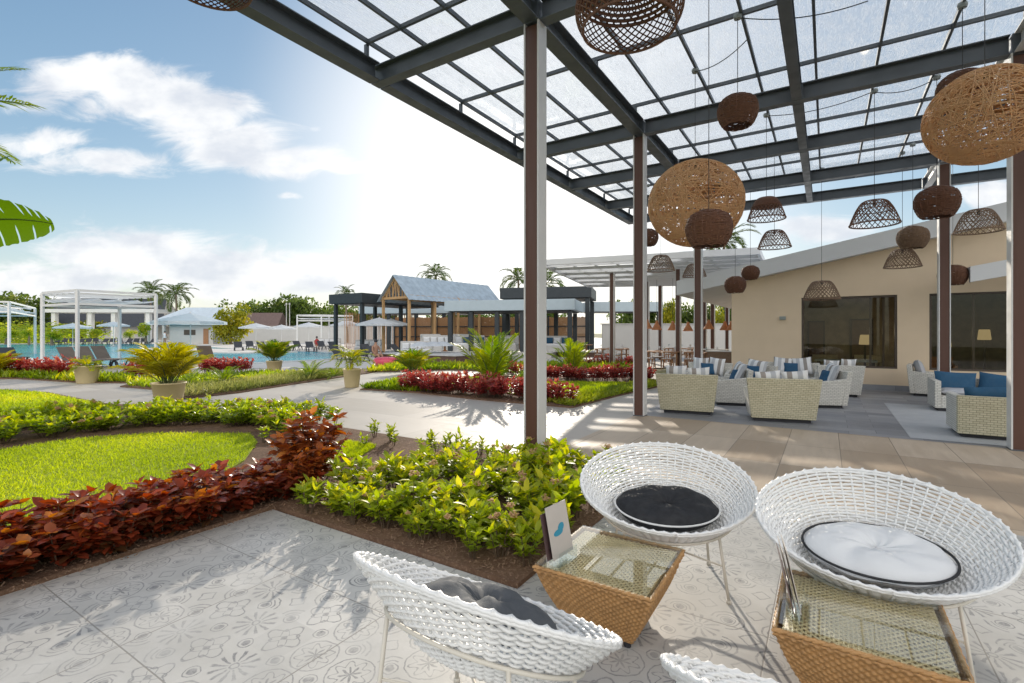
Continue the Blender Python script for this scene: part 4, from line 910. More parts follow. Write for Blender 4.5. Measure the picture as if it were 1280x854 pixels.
# green hedge behind the near lawn
HG = [make_shrub(rng, 'hedge', 16, .34, .28, 4, 6, .10, .05, 1) for i in range(4)]
def row_of(pts, n, jit): 
    out = []; seg = [(Vector(pts[i]), Vector(pts[i + 1])) for i in range(len(pts) - 1)]; tot = sum((b - a).length for a, b in seg)
    for q in range(n):
        d = tot * (q + .5) / n
        for a, b in seg:
            l = (b - a).length
            if d <= l: p = a.lerp(b, d / l); out.append(p + Vector((rng.normal(0, jit), rng.normal(0, jit), .03))); break
            d -= l
    return out
for n, p in enumerate(row_of([P(-90, 556), P(0, 556), P(100, 541), P(200, 532), P(300, 532), P(372, 540)], 30, .13) + row_of([P(-40, 545), P(110, 527), P(200, 521), P(300, 520), P(390, 530)], 26, .13)):
    put('ixora_hedge_bush', 'yellow green ixora bush in the curved hedge behind the near lawn', 'bush', p, HG[n % 4], rng.uniform(0, 6.28), (1, 1, rng.uniform(.75, 1.15)), 'bushes in the curved green hedge')
for n, p in enumerate([P(352, 522), P(398, 528), P(352, 548), P(385, 552), P(330, 556)]): put('ixora_sprout', 'thin ixora sprout standing apart from the green hedge end', 'bush', p + Vector((0, 0, .03)), SD[n % 2], n, 1.6 if n < 2 else 1.2, 'sprouts at the end of the green hedge')
# grass
def inpoly(p, poly):
    c = False; n = len(poly); x, y = p[0], p[1]
    for i in range(n):
        a, b = poly[i], poly[(i + 1) % n]
        if (a[1] > y) != (b[1] > y) and x < (b[0] - a[0]) * (y - a[1]) / (b[1] - a[1]) + a[0]: c = not c
    return c
def grass(name, poly, n, ln, wd, lab, z=.045, mat='grass', bounds=None, clump=0):
    xs_, ys_ = [p[0] for p in poly], [p[1] for p in poly]; x0, x1, y0, y1 = bounds or (min(xs_), max(xs_), min(ys_), max(ys_)); pos = []
    while len(pos) < n:
        p = (rng.uniform(x0, x1), rng.uniform(y0, y1))
        if inpoly(p, poly): pos.append((p[0], p[1], z - .005))
    pos = np.array(pos); n = len(pos); dr = np.stack([rng.normal(0, .55, n), rng.normal(0, .55, n), np.ones(n)], 1); nm = np.stack([rng.normal(0, 1, n), rng.normal(0, 1, n), np.zeros(n) + .2], 1)
    dn = np.clip(.5 + .25 * np.sin(pos[:, 0] * 2.1) + .25 * np.sin(pos[:, 1] * 1.7 + 1) + rng.normal(0, .2, n), 0, 1)
    me = leafmesh(name, M[mat], pos, dr, nm, ln * rng.uniform(.6, 1.3, n), wd * np.ones(n), dn, .35, False)
    return tag(link(name, me), lab, 'grass', kind='stuff')
grass('lawn_grass', LN, 80000, .042, .008, 'bright green mown grass between the red hedge and the green hedge', bounds=(-9.5, -1.6, 1.6, 8.5))
grass('meadow_grass', FL, 32000, .06, .018, 'bright mown grass beyond the green hedge at the left', bounds=(-16, -5, 6, 13.5))
grass('patch_grass', [P(405, 563), P(432, 556), P(470, 562), P(445, 578), P(415, 577)], 4000, .05, .009, 'small grass patch in the mulch bed beside the tall red bush')
grass('garden_grass', [P(590, 486), P(716, 507.5), P(800, 487), P(780, 480), P(640, 479)], 15000, .06, .018, 'yellow green grass between the two crimson borders')
grass('island_groundcover', [P(230, 498.5), P(300, 490.5), P(390, 476.5), P(440, 468), P(380, 468), P(300, 480), P(225, 488)], 5200, .22, .03, 'pale striped sedge edging the island bed', z=.03, mat='sedge')
grass('island_ground_ivy', [P(160, 484), P(192, 487), P(225, 490), P(300, 481), P(380, 469), P(330, 468), P(180, 476)], 3200, .2, .06, 'low green ground cover in the island bed', z=.03, mat='hedge')
grass('border_groundcover', [P(452, 487), P(520, 491), P(560, 490), P(600, 482), P(620, 476), P(500, 478)], 5200, .17, .06, 'low light green ground cover at the left end of the garden bed', z=.03, mat='hedge')
grass('corner_groundcover', [P(670, 502), P(715, 510), P(770, 496), P(842, 479.5), P(800, 480), P(740, 493)], 4200, .14, .05, 'lime green ground cover at the pointed corner of the garden bed', z=.03, mat='lime')
grass('poolside_groundcover', [P(-200, 473.5), P(20, 473.5), P(100, 478.5), P(162, 479), P(168, 475), P(80, 470), P(-200, 468)], 4200, .26, .07, 'low green edging in front of the dark red poolside bed', z=.03, mat='hedge')
grass('far_groundcover', [P(455, 466), P(560, 463), P(640, 466), P(690, 464), P(800, 462), P(790, 456.5), P(640, 457), P(500, 458)], 4200, .26, .09, 'low green planting before the pool bar deck', z=.03, mat='hedge')
# crimson borders
CR = [make_shrub(rng, 'crimson', 14, .26, .44, 4, 6, .12, .05, up=.55) for i in range(3)]
def border_row(pts, n, jit, label, grp, sc=1.0):
    for i, p in enumerate(row_of(pts, n, jit)): put('crimson_bush', label, 'bush', p, CR[i % 3], rng.uniform(0, 6.28), sc * rng.uniform(.85, 1.15), grp)
border_row([P(500, 488.5), P(600, 497.5), P(716, 507)], 20, .06, 'crimson leaved bush in the red border along the pale path', 'crimson bushes along the path')
border_row([P(510, 485.5), P(600, 494), P(705, 503)], 15, .08, 'crimson leaved bush in the second row of the red border along the path', 'crimson bushes in the second row')
border_row([P(680, 476), P(745, 477.5), P(812, 477.5)], 22, .08, 'crimson leaved bush in the red border behind the small lawn', 'crimson bushes behind the small lawn')
border_row([P(625, 470), P(655, 471)], 4, .08, 'crimson leaved bush left of the nearest post, behind the palm', 'crimson bushes behind the palm')
border_row([P(-60, 469), P(20, 469.5), P(95, 473.5)], 20, .2, 'dark red bush in the bed before the white cabana', 'dark red bushes before the cabana', 1.3)
border_row([P(165, 473), P(190, 473)], 5, .15, 'dark red bush beside the yellow potted palm', 'dark red bushes by the potted palm', 1.1)
border_row([P(250, 467), P(310, 465)], 12, .2, 'dark red bush in the island bed by the pool edge', 'dark red bushes in the island bed', 1.1)
border_row([P(700, 459), P(790, 459)], 9, .2, 'dark red bush before the dark canopy, beyond the red border', 'dark red bushes before the dark canopy', 1.0)

# palms
def frond(rng, ln, droop, nl, ll, lw, az, el, base, fold=.5, start=.18, vee=.35):
    """a feather frond: list of leaf arrays + rachis points"""
    pts = []; p = np.array(base, float); e = el; step = ln / 14
    for i in range(15):
        pts.append(p.copy()); p = p + step * np.array([math.cos(az) * math.cos(e), math.sin(az) * math.cos(e), math.sin(e)]); e -= droop / 14 * (.5 + i / 14)
    pts = np.array(pts); pos, dr, nm, L_, W_ = [], [], [], [], []
    for i in range(nl):
        f = start + (1 - start) * i / (nl - 1); x = f * 13.99; i0 = int(x); q = pts[i0] * (1 - x + i0) + pts[min(14, i0 + 1)] * (x - i0); tg = pts[min(14, i0 + 1)] - pts[i0]; tg = tg / (np.linalg.norm(tg) + 1e-9)
        sd_ = np.cross(tg, [0, 0, 1.0]); sd_ /= np.linalg.norm(sd_) + 1e-9; up = np.cross(sd_, tg)
        for s in (-1, 1):
            d = sd_ * s * (1 - .45 * f) + tg * (.55 + .5 * f) + up * (vee + rng.normal(0, .08)); pos.append(q); dr.append(d); nm.append(up + rng.normal(0, .1, 3)); L_.append(ll * (math.sin(math.pi * (.12 + .82 * f)) ** .6) * rng.uniform(.88, 1.1)); W_.append(lw)
    return pos, dr, nm, L_, W_, pts
def palm_meshes(seed, nf, ln, droop, nl, ll, lw, mat, els, basez=0.0, spread=.05, curve=.35, tint=(0, 1), rad=.012):
    rng = np.random.default_rng(seed); A = [[], [], [], [], []]; T_ = []; mb = MB()
    for i in range(nf):
        az = i * 2.399 + rng.normal(0, .2); el = els[0] + (els[1] - els[0]) * (i / max(1, nf - 1)) + rng.normal(0, .08)
        b = (spread * math.cos(az) * rng.uniform(0, 1), spread * math.sin(az) * rng.uniform(0, 1), basez)
        f = frond(rng, ln * rng.uniform(.8, 1.1), droop * rng.uniform(.8, 1.2), nl, ll, lw, az, el, b); tt = rng.uniform(*tint)
        for k_ in range(5): A[k_] += f[k_]
        T_ += list(np.clip(tt + rng.normal(0, .12, len(f[0])), 0, 1)); mb.tube(f[5], [rad * (1 - .75 * j / 14) for j in range(15)], 5)
    return leafmesh('fronds', M[mat], *A, T_, curve, False), mb.mesh('stalks', M['stem'])
ARE = [palm_meshes(11 + i, 26, .95, .95, 16, .40, .040, m_, (1.54, .95), .0, .14, curve=.55) for i, m_ in enumerate(('yellowpalm', 'palmleaf', 'palmleaf'))]
BIG = palm_meshes(21, 12, 1.75, .8, 24, .42, .05, 'palmleaf', (1.52, .95), 0, .1, tint=(0, .75), rad=.02)
CYC = palm_meshes(25, 18, .8, 1.0, 20, .16, .022, 'hedge', (1.2, .15), .1, .02, tint=(0, .5))
FAN = palm_meshes(27, 16, .95, 1.25, 16, .34, .05, 'palmleaf', (1.1, .2), .0, .04, tint=(.3, 1))
def pot_mesh(r, h): return MB().lathe([(0, .01), (r * .74, 0), (r * .78, .02), (r * .98, h * .93), (r * 1.04, h * .94), (r * 1.04, h), (r * .93, h), (r * .9, h * .9), (0, h * .9)], 28)
def potted(px, py, wpx, hpx, kind, sc, label, trunk=0):
    p = P(px, py); Y = p.y; r = wpx * Y / FOC / 2; h = hpx * Y / FOC
    t = thing('plant_pot', 'cream tapered pot of the ' + label.split(',')[0].split(' by the')[0].split(' with a short')[0], 'pot', p, 0, 'cream plant pots along the path'); pot_mesh(r, h).obj('vessel', M['pot'], t, smooth=True); MB().lathe([(0, h * .92), (r * .9, h * .915)], 20).obj('soil', M['soil'], t)
    pl = thing('potted_palm', label[0].upper() + label[1:] if False else label, 'palm', p + Vector((0, 0, h * .92)), rng.uniform(0, 6), 'palms growing in the cream pots')
    for nm, me in zip(('fronds', 'stalks'), kind): o = link(nm, me, pl, (0, 0, trunk)); o.scale = (sc, sc, sc)
    if trunk: MB().tube([(0, 0, -.05), (.03, 0, trunk * .6), (0, 0, trunk + .02)], [.05, .04, .045], 8).obj('trunk', M['bark'], pl)
potted(211, 505, 37, 27, ARE[0], 1.0, 'bushy yellow areca palm in front of the cabana by the path')
potted(109, 479, 27, 22, FAN, .55, 'small palm with a broad arching yellow leaf, left of the bushy yellow palm')
potted(343, 465, 19, 14, ARE[1], .95, 'upright green areca palm at the pool edge')
potted(440, 484, 22, 23, FAN, .70, 'flat topped palm with a short trunk in the middle of the path', .28)
def ground_palm(px, py, me, sc, label, name='areca_palm', rz=0):
    t = thing(name, label, 'palm', P(px, py) + Vector((0, 0, .03)), rz)
    for nm, m_ in zip(('fronds', 'stalks'), me): o = link(nm, m_, t); o.scale = (sc, sc, sc)
ground_palm(614, 487, BIG, .96, 'large upright green palm in the crimson border left of the nearest post')
ground_palm(716, 470, BIG, .78, 'yellow green palm between the nearest and second posts', rz=2)
ground_palm(517, 466, ARE[1], 1.0, 'small bright palm in front of the brown pool bar deck')
ground_palm(388, 475, CYC, 1.0, 'dark green cycad in the island bed', 'cycad')
ground_palm(280, 483, CYC, .9, 'spiky blue green cycad left of the dark red bushes in the island bed', 'cycad', 1)
ground_palm(236, 486, CYC, .8, 'cycad right behind the bushy potted yellow palm', 'cycad', 2)
ground_palm(-12, 472, ARE[0], 1.0, 'yellow areca palm cut off by the left edge of the photo')
for i, px in enumerate((418, 650, 668)): ground_palm(px, 474 if i == 0 else 478, CYC, .6, ('low cycad left of the flat topped potted palm', 'small dark cycad behind the nearest post', 'small cycad just right of the nearest post')[i], 'cycad', i)
# coconut palms and trees far away
COC = [palm_meshes(31 + i, 20, 3.4, 1.7, 22, .95, .12, 'coco', (1.35, -.35), 0, .1, tint=(0, .8), rad=.05) for i in range(3)]
def coconut(px, ptop, Y, sc, label, i=0):
    c = D(px, ptop, Y); t = thing('coconut_palm', label, 'palm tree', (c.x, c.y, 0), i * 1.3)
    h = c.z; MB().tube([(.3, 0, -.03), (.22, 0, h * .3), (.08, 0, h * .7), (0, 0, h)], [.22, .17, .14, .12], 8).obj('trunk', M['bark'], t)
    for nm, me in zip(('fronds', 'stalks'), COC[i % 3]): o = link(nm, me, t, (0, 0, h)); o.scale = (sc, sc, sc)
coconut(188, 366, 85, .92, 'left one of two coconut palms behind the white cabana', 0)
coconut(220, 368, 80, .98, 'right one of two coconut palms behind the white cabana', 1)
coconut(545, 345, 62, .74, 'coconut palm showing above the zinc gable roof', 2)
coconut(432, 368, 75, .6, 'coconut palm behind the dark flat canopy', 0)
coconut(648, 350, 60, .8, 'coconut palm half hidden by the nearest post', 1)
coconut(682, 356, 55, .9, 'coconut palm under the corner of the white slatted pergola', 2)
coconut(905, 302, 48, .9, 'coconut palm showing above the white pergola, under the big globe lamp', 1)
coconut(512, 360, 80, .55, 'coconut palm tip just right of the gable apex', 0)
def crown_arrays(seed, n, rx, rz_, blobs, ls):
    rng = np.random.default_rng(seed); C_ = [np.array([rng.uniform(-rx, rx), rng.uniform(-rx, rx), rng.uniform(-rz_, rz_)]) * .62 for _ in range(blobs)]; R_ = [rng.uniform(.32, .6) * rx for _ in range(blobs)]
    pos = []; T_ = []
    bt = rng.uniform(0, .7, blobs)
    for i in range(n):
        b = rng.integers(blobs); d = rng.normal(0, 1, 3); d /= np.linalg.norm(d); r = R_[b] * rng.uniform(.35, 1.1) ** .5
        pos.append(C_[b] + d * r * np.array([1, 1, .8])); T_.append(np.clip(bt[b] + rng.uniform(0, .45), 0, 1))
    n_ = len(pos); return np.array(pos), rng.normal(0, 1, (n_, 3)), rng.normal(0, 1, (n_, 3)) + [0, 0, 1], ls * rng.uniform(.6, 1.3, n_), ls * .55 * np.ones(n_), T_
def tree_mesh(seed, mat, n=2200, rx=2.6, rz_=2.0, blobs=16, ls=.34): return leafmesh('crown', M[mat], *crown_arrays(seed, n, rx, rz_, blobs, ls), .2, False)
TR = [tree_mesh(41 + i, 'tree', 2600, ls=.42) for i in range(4)]; TY = [tree_mesh(51 + i, 'treey', 2600, 2.4, 2.3, 16, .40) for i in range(2)]
BU = [tree_mesh(61 + i, 'hedge', 1500, 1.5, 1.0, 10, .26) for i in range(2)]
def tree(px, ptop, Y, wpx, me, label, group=None, name='tree', trunk=True, h0=None):
    top = D(px, ptop, Y); w = wpx * Y / FOC; h = top.z; t = thing(name, label, 'tree', (top.x, top.y, 0), rng.uniform(0, 6), group)
    ch = h * .40 if h0 is None else h0; sx = w / 5.2; sz = (h * .47) / 2.1
    if trunk:
        MB().tube([(0, 0, -.03), (.05, 0, h * .3), (.1, .05, h * .62)], [.2 * sx + .05, .14 * sx + .04, .06], 7).obj('trunk', M['bark'], t)
    o = link('crown', me, t, (0, 0, h * .52)); o.scale = (sx, sx, sz); return t
GT = 'trees standing beyond the pool'
for i, (px, pt, Y, w) in enumerate([(-620, 362, 96, 120), (-540, 366, 100, 110), (-460, 360, 98, 110), (-390, 364, 102, 100), (-320, 368, 98, 100), (-250, 361, 104, 110), (-180, 366, 98, 100), (-120, 364, 96, 100), (-60, 362, 100, 110), (0, 364, 96, 70), (34, 366, 92, 60), (62, 374, 104, 60), (150, 386, 110, 70), (245, 384, 100, 60), (305, 376, 104, 60), (330, 379, 95, 55), (352, 368, 100, 60), (378, 370, 96, 50), (402, 379, 100, 60), (425, 380, 94, 55), (450, 384, 92, 50), (480, 384, 88, 50), (560, 385, 80, 60), (600, 388, 80, 60), (640, 388, 75, 60), (690, 384, 70, 60)]):
    tree(px, pt, Y, w, TR[i % 4], 'dark green leafy tree in the tree line beyond the pool', GT)
for i, (px, pt, Y, w) in enumerate([(790, 372, 50, 60), (818, 378, 44, 46), (850, 378, 46, 50), (884, 376, 44, 46), (915, 372, 46, 50)]): tree(px, pt, Y, w, TR[(i + 1) % 4], 'dense dark tree behind the pale boundary wall', 'trees behind the boundary wall')
tree(288, 379, 66, 46, TY[0], 'yellow green crotons tree beside the pale hip roofed house')
tree(100, 402, 86, 60, TY[1], 'low yellow orange flowering tree behind the white colonnade')
tree(838, 378, 38, 30, TY[1], 'bright yellow leaved tree above the pale boundary wall')
tree(902, 384, 37, 26, TY[0], 'yellow green tree beside the cream building corner')
for i, (px, pt, Y, w) in enumerate([(36, 403, 62, 26), (65, 408, 60, 40), (8, 404, 64, 40), (120, 406, 70, 30), (163, 407, 68, 22), (182, 396, 66, 30)]): tree(px, pt, Y, w, BU[i % 2], ('round clipped bush on a stem beyond the pool', 'wide green bush beyond the pool by the left cabana post', 'green bush at the far left beyond the pool', 'green bush below the colonnade', 'small clipped bush between colonnade posts', 'tall green bush left of the pale house')[i], None, 'round_bush')
# near palm frond and banana leaf entering at the left edge
t = thing('coconut_palm', 'palm whose frond tip enters at the upper left edge', 'palm tree', D(-150, 416, 7.5).to_2d().to_3d()); c = D(-140, 140, 7.5)
MB().tube([(0, 0, 0), (.1, 0, 2.5), (0, 0, c.z)], [.17, .13, .1], 8).obj('trunk', M['bark'], t)
A = [[], [], [], [], []]; mb = MB()
for az, el in ((0.0, .22), (2.2, .5), (3.6, .4), (4.7, .3), (1.3, .9), (1.7, .2), (2.7, .9), (3.1, .1), (4.1, .8), (5.1, 1.0), (2.0, 1.2), (4.4, -.1)):
    f = frond(rng, 2.35, .5, 44, .42, .035, az, el, (0, 0, c.z), start=.1)
    for k_ in range(5): A[k_] += f[k_]
    mb.tube(f[5], [.02 * (1 - .8 * j / 14) for j in range(15)], 5)
link('fronds', leafmesh('fronds', M['palmleaf'], *A, list(rng.uniform(0, .45, len(A[0]))), .3, False), t); mb.obj('stalks', M['stem'], t)
t = thing('banana_plant', 'banana plant whose broad torn leaf enters at the left edge', 'banana plant', D(-120, 416, 5.2).to_2d().to_3d()); c = D(-120, 284, 5.2)
MB().tube([(0, 0, 0), (.02, 0, 1.2), (0, 0, c.z - .1)], [.13, .1, .06], 10).obj('trunk', M['stem'], t)
def banana(az, el, ln, wd, droop, roll=0.0):
    mb = MB(); p = Vector((0, 0, c.z - .15)); e = el; N = 40; rows = []
    for i in range(N + 1):
        f = i / N; tg = Vector((math.cos(az) * math.cos(e), math.sin(az) * math.cos(e), math.sin(e))); sd_ = tg.cross(Vector((0, 0, 1))).normalized(); up = sd_.cross(tg); sd_, up = sd_ * math.cos(roll) + up * math.sin(roll), up * math.cos(roll) - sd_ * math.sin(roll)
        w = wd * max(.0, math.sin(math.pi * min(1, .06 + f * .92)) ** .55) if f > .14 else .012
        rows.append((p.copy(), sd_, up, w)); p = p + tg * ln / N; e -= droop / N
    for s in (-1, 1):
        i = 0
        while i < N:
            j = min(N, i + random.choice((2, 3, 4, 5, 6))); vs = []; fs = []; gap = .72 if random.random() < .5 else .97
            for q in range(i, j + 1):
                a, sd_, up, w = rows[q]; sh = gap if (q == j and j < N) else 1
                for m_ in range(5):
                    tt = m_ / 4; b = rows[max(0, q - (1 if sh < 1 and m_ > 1 else 0))][0].lerp(a, .5 if sh < 1 and m_ > 1 else 1)
                    vs.append(b + sd_ * s * w * tt + up * (w * (.12 * tt - .28 * tt * tt)) + Vector((0, 0, .006 * math.sin(q * 2.2) * tt)))
            for q in range(j - i):
                for m_ in range(4): fs.append((q * 5 + m_, q * 5 + m_ + 1, q * 5 + m_ + 6, q * 5 + m_ + 5))
            mb.add(vs, fs); i = j
    mb.tube([r_[0] for r_ in rows], [.018 * (1 - .8 * i / N) for i in range(N + 1)], 6)
    return mb
random.seed(9)
for az, el, ln, ro in ((.0, .42, 1.60, .95), (2.0, .9, 1.7, 0), (3.4, .7, 1.7, .4), (4.6, 1.0, 1.6, 0), (2.8, .5, 1.6, .2), (1.5, 1.2, 1.6, .3), (4.0, .5, 1.5, -.2)):
    mb = banana(az, el, ln, .29, .62, ro); mb.obj('leaf', M['banana'], t, smooth=True, tint=np.full(len(mb.f), .4))
# ================================================================ poolside structures
def cabana(label, p1, p2, p4, h, grp='white cabana frames round the pool', roof=True, w=.11):
    p1, p2, p4 = Vector(p1), Vector(p2), Vector(p4); p3 = p1 + p4 - p2; t = thing('pool_cabana', label, 'cabana', p2, 0, grp); cs = [q - p2 for q in (p1, p2, p4, p3)]; up = Vector((0, 0, 1))
    for q in cs: MB().box(q + up * (h / 2 - .03), (w, w, h - .06)).obj('post', M['white_paint'], t)
    for k_, z in enumerate((h - .05, h - .62)):
        mb = MB()
        for i in range(4): mb.bar(cs[i] + up * (z - .003 * (i % 2)), cs[(i + 1) % 4] + up * (z - .003 * (i % 2)), .07, .10)
        mb.obj('rail', M['white_paint'], t)
    if roof:
        for i in range(6):
            a, b = cs[0].lerp(cs[1], (i + .5) / 6), cs[3].lerp(cs[2], (i + .5) / 6); MB().bar(a + up * (h - .16), b + up * (h - .16), .05, .06).obj('slat', M['white_paint'], t)
        vs = []; fs = []; n = 16
        for i in range(n + 1):
            for j in range(2):
                a = cs[0].lerp(cs[3], i / n); b = cs[1].lerp(cs[2], i / n); q = a.lerp(b, j); vs.append(q + up * (h - .36 - .12 * math.sin(math.pi * (i / n * 4 % 1))))
        for i in range(n): fs.append((i * 2, i * 2 + 1, i * 2 + 3, i * 2 + 2))
        MB().add(vs, fs).obj('canopy', M['canvas'], t)
    return t
P2 = Vector((-18.4, 21.0, 0)); cabana('large white cabana with cloth canopy standing at the near pool edge behind the loungers', P2 + Vector((-2.9, 1.5, 0)), P2, P2 + Vector((1.6, 2.4, 0)), 3.4)
P2 = Vector((-29.4, 29.0, 0)); cabana('white cabana cut off by the left edge of the photo', P2 + Vector((-3.2, -.6, 0)), P2, P2 + Vector((-5.6, 7.4, 0)), 3.4)
P2 = Vector((-19.4, 50.5, 0)); cabana('small white cabana frame on the far pool side before the pale wall', P2 + Vector((-2.6, .3, 0)), P2, P2 + Vector((2.6, 1.8, 0)), 3.4)
def umbrella(px, py, Y, w, label, tilt=(0, 0), sq=True):
    c = D(px, py, Y); t = thing('parasol', label, 'parasol', (c.x, c.y, 0), rng.uniform(0, 1), 'white parasols round the pool'); h = c.z; n = 8; r = w / 2
    MB().tube([(0, 0, 0), (0, 0, h + .05)], .028, 8).obj('pole', M['white_paint'], t); MB().lathe([(0, 0), (.3, 0), (.3, .07), (.06, .1), (.05, .3), (0, .3)], 16).obj('base', M['concrete'], t)
    mb = MB(); apex = (0, 0, h); vs = [apex]; fs = []
    for i in range(n):
        a = 2 * math.pi * i / n + math.pi / 8; vs.append((r * math.cos(a), r * math.sin(a), h - .27 * r)); 
    for i in range(n):
        a = 2 * math.pi * i / n + math.pi / 8; vs.append((r * math.cos(a), r * math.sin(a), h - .27 * r - .14))
    fs = [(0, 1 + i, 1 + (i + 1) % n) for i in range(n)] + [(1 + i, 1 + n + i, 1 + n + (i + 1) % n, 1 + (i + 1) % n) for i in range(n)]
    mb.add(vs, fs).obj('canopy', M['canvas'], t)
    rb = MB()
    for i in range(n): rb.tube([(0, 0, h - .04), (vs[1 + i][0] * .98, vs[1 + i][1] * .98, vs[1 + i][2] - .02)], .012, 4)
    rb.obj('ribs', M['white_paint'], t)
for a in [(238, 391, 26, 3.5, 'largest white parasol standing on the pool island'), (91, 404, 54, 3.4, 'white parasol left in front of the white colonnade'), (142, 402, 56, 3.2, 'white parasol in the middle of the white colonnade'), (320, 404, 54, 3.4, 'white parasol before the brown roof right of the yellow green tree'),
          (352, 406, 62, 3.4, 'white parasol half hidden behind the pool edge palm'), (386, 403, 60, 3.4, 'white parasol inside the far white cabana frame'), (433, 400.5, 48, 3.2, 'white parasol below the dark flat canopy, left of an overlapping pair'), (474, 397, 34, 3.3, 'left parasol of an overlapping pair in front of the timber gable'), (489, 398.5, 36, 2.6, 'right parasol of an overlapping pair in front of the timber gable')]: umbrella(*a)
def lounger(px, py, rz, label, sl='sling', back=38, Y=None, grp=None, prot={}):
    p = P(px, py) if Y is None else D(px, HZ, Y).to_2d().to_3d(); key = (sl, back)
    if key not in prot:
        t = thing('sun_lounger', label, 'sun lounger', p, rz, grp); f = MB()
        for s in (-1, 1): f.bar((s * .3, -.15, .34), (s * .3, 1.25, .34), .04, .05)
        f.obj('frame', M['sling' if sl == 'sling_b' else sl], t)
        MB().box((0, .55, .355), (.56, 1.38, .025)).obj('seat', M[sl], t)
        b = R(back); MB().hexa([(-.3, -.15, .35), (.3, -.15, .35), (.3, -.12, .33), (-.3, -.12, .33), (-.3, -.15 - .75 * math.cos(b), .35 + .75 * math.sin(b)), (.3, -.15 - .75 * math.cos(b), .35 + .75 * math.sin(b)), (.3, -.12 - .75 * math.cos(b), .32 + .75 * math.sin(b)), (-.3, -.12 - .75 * math.cos(b), .32 + .75 * math.sin(b))]).obj('backrest', M[sl], t)
        for y in (-.1, .95):
            for s in (-1, 1): MB().tube([(s * .3, y - .18, 0), (s * .3, y - .1, .2), (s * .3, y + .05, .33), (s * .3, y + .2, .2), (s * .3, y + .28, 0)], .028, 6).obj('leg', M['sling'], t)
        prot[key] = t; return t
    return dup(prot[key], p, rz, label, grp)
G1 = 'loungers before the white cabana'
for i, (px, py) in enumerate(((92, 461), (113, 459.5), (133, 458))): lounger(px, py, yaw(.95, -.3), ('left', 'middle', 'right')[i] + ' one of three taupe loungers with raised backs beside the large white cabana', 'sling_b', 52, None, G1)
lounger(262, 461, yaw(-.1, 1), 'taupe lounger with its back to the camera at the pool edge, behind dark red bushes', 'sling_b', 60)
for i, px in enumerate((4, 14)): lounger(px, 456 - i, yaw(.9, -.5), ('white framed lounger by the left cabana, the nearer', 'white framed lounger by the left cabana, the farther')[i], 'sling', 38)
for i in range(9): lounger(298 + i * 15, 0, yaw(.5 + .1 * (i % 3), -.8), 'charcoal lounger in the long row on the far pool side', 'sling', 38, 41 + (i % 2) * 3.2, 'charcoal loungers in the row on the far pool side')
for i in range(13): lounger(70 + i * 10, 0, yaw(.2 + .3 * (i % 3), -.9), 'dark lounger in the row below the white colonnade', 'sling', 38, 63 + (i % 3) * 2, 'dark loungers below the white colonnade')
for i, px in enumerate((425, 452, 462, 500)): lounger(px, (450, 452, 446, 446)[i], yaw((.9, -.3, .6, .9)[i], -.6), ('charcoal lounger left of the flat topped potted palm', 'charcoal lounger right of the flat topped potted palm, beside the pink ring', 'charcoal lounger under the overlapping parasols', 'charcoal lounger with raised back by the pool bar deck')[i], 'sling', 38)
# inflatable ring and towel
c = P(483, 458); t = thing('inflatable_ring', 'pink and white inflatable lying beside the charcoal loungers', 'inflatable', c + Vector((0, 0, .0)))
MB().tube([(.42 * math.cos(a), .42 * math.sin(a), .22) for a in [2 * math.pi * i / 24 for i in range(24)]], .2, 10, True).obj('ring', M['pink'], t, smooth=True)
MB().tube([(.42, 0, .3), (.5, .02, .5), (.62, .03, .62)], [.12, .1, .05], 8).obj('tail', M['white_paint'], t, smooth=True)
# ---- people far away: one continuous skinned body each
def person(loc, rz, label, joints, edges, radii, mat, head, hair=None, cloth=None):
    t = thing('person', label, 'person', loc, rz)
    me = bpy.data.meshes.new('body'); me.from_pydata(joints, edges, []); me.materials.append(M[mat]); o = link('body', me, t)
    sk = o.modifiers.new('skin', 'SKIN'); sk.use_smooth_shade = True
    for i, r in enumerate(radii): me.skin_vertices[0].data[i].radius = r if hasattr(r, '__len__') else (r, r)
    me.skin_vertices[0].data[0].use_root = True
    ss = o.modifiers.new('sub', 'SUBSURF'); ss.levels = 1; ss.render_levels = 1
    hx, hy, hz_ = head; MB().lathe([(0, .13), (.07, .115), (.098, .05), (.095, 0), (.08, -.03)], 12, (hx, hy - .012, hz_)).obj('hair', M['foot'], t, smooth=True)
    if cloth: cloth(t)
    return t
sit = [(0, 0, .50), (0, .0, .72), (0, -.02, .95), (0, 0, 1.08), (0, .015, 1.2), (.10, 0, .48), (.11, .42, .50), (.12, .46, .06), (.12, .58, .04), (-.10, 0, .48), (-.11, .42, .50), (-.12, .48, .06), (-.12, .6, .04), (.19, -.02, .93), (.24, .06, .68), (.18, .27, .56), (-.19, -.02, .93), (-.24, .06, .68), (-.18, .27, .56)]
sitE = [(0, 1), (1, 2), (2, 3), (3, 4), (0, 5), (5, 6), (6, 7), (7, 8), (0, 9), (9, 10), (10, 11), (11, 12), (2, 13), (13, 14), (14, 15), (2, 16), (16, 17), (17, 18)]
sitR = [(.15, .12), (.13, .10), (.15, .10), .055, (.085, .1), .09, .065, .042, .04, .09, .065, .042, .04, .055, .04, .03, .055, .04, .03]
stand = [(0, 0, .95), (0, 0, 1.15), (0, -.01, 1.40), (0, 0, 1.52), (0, .02, 1.64), (.09, 0, .9), (.10, .03, .5), (.10, 0, .07), (.10, .13, .04), (-.09, 0, .9), (-.10, -.02, .5), (-.11, -.05, .07), (-.11, .08, .04), (.2, 0, 1.38), (.25, .02, 1.1), (.24, .14, .86), (-.2, 0, 1.38), (-.25, .02, 1.1), (-.24, .12, .86)]
standR = [(.15, .11), (.13, .10), (.16, .10), .055, (.085, .1), .085, .065, .045, .04, .085, .065, .045, .04, .055, .042, .032, .055, .042, .032]
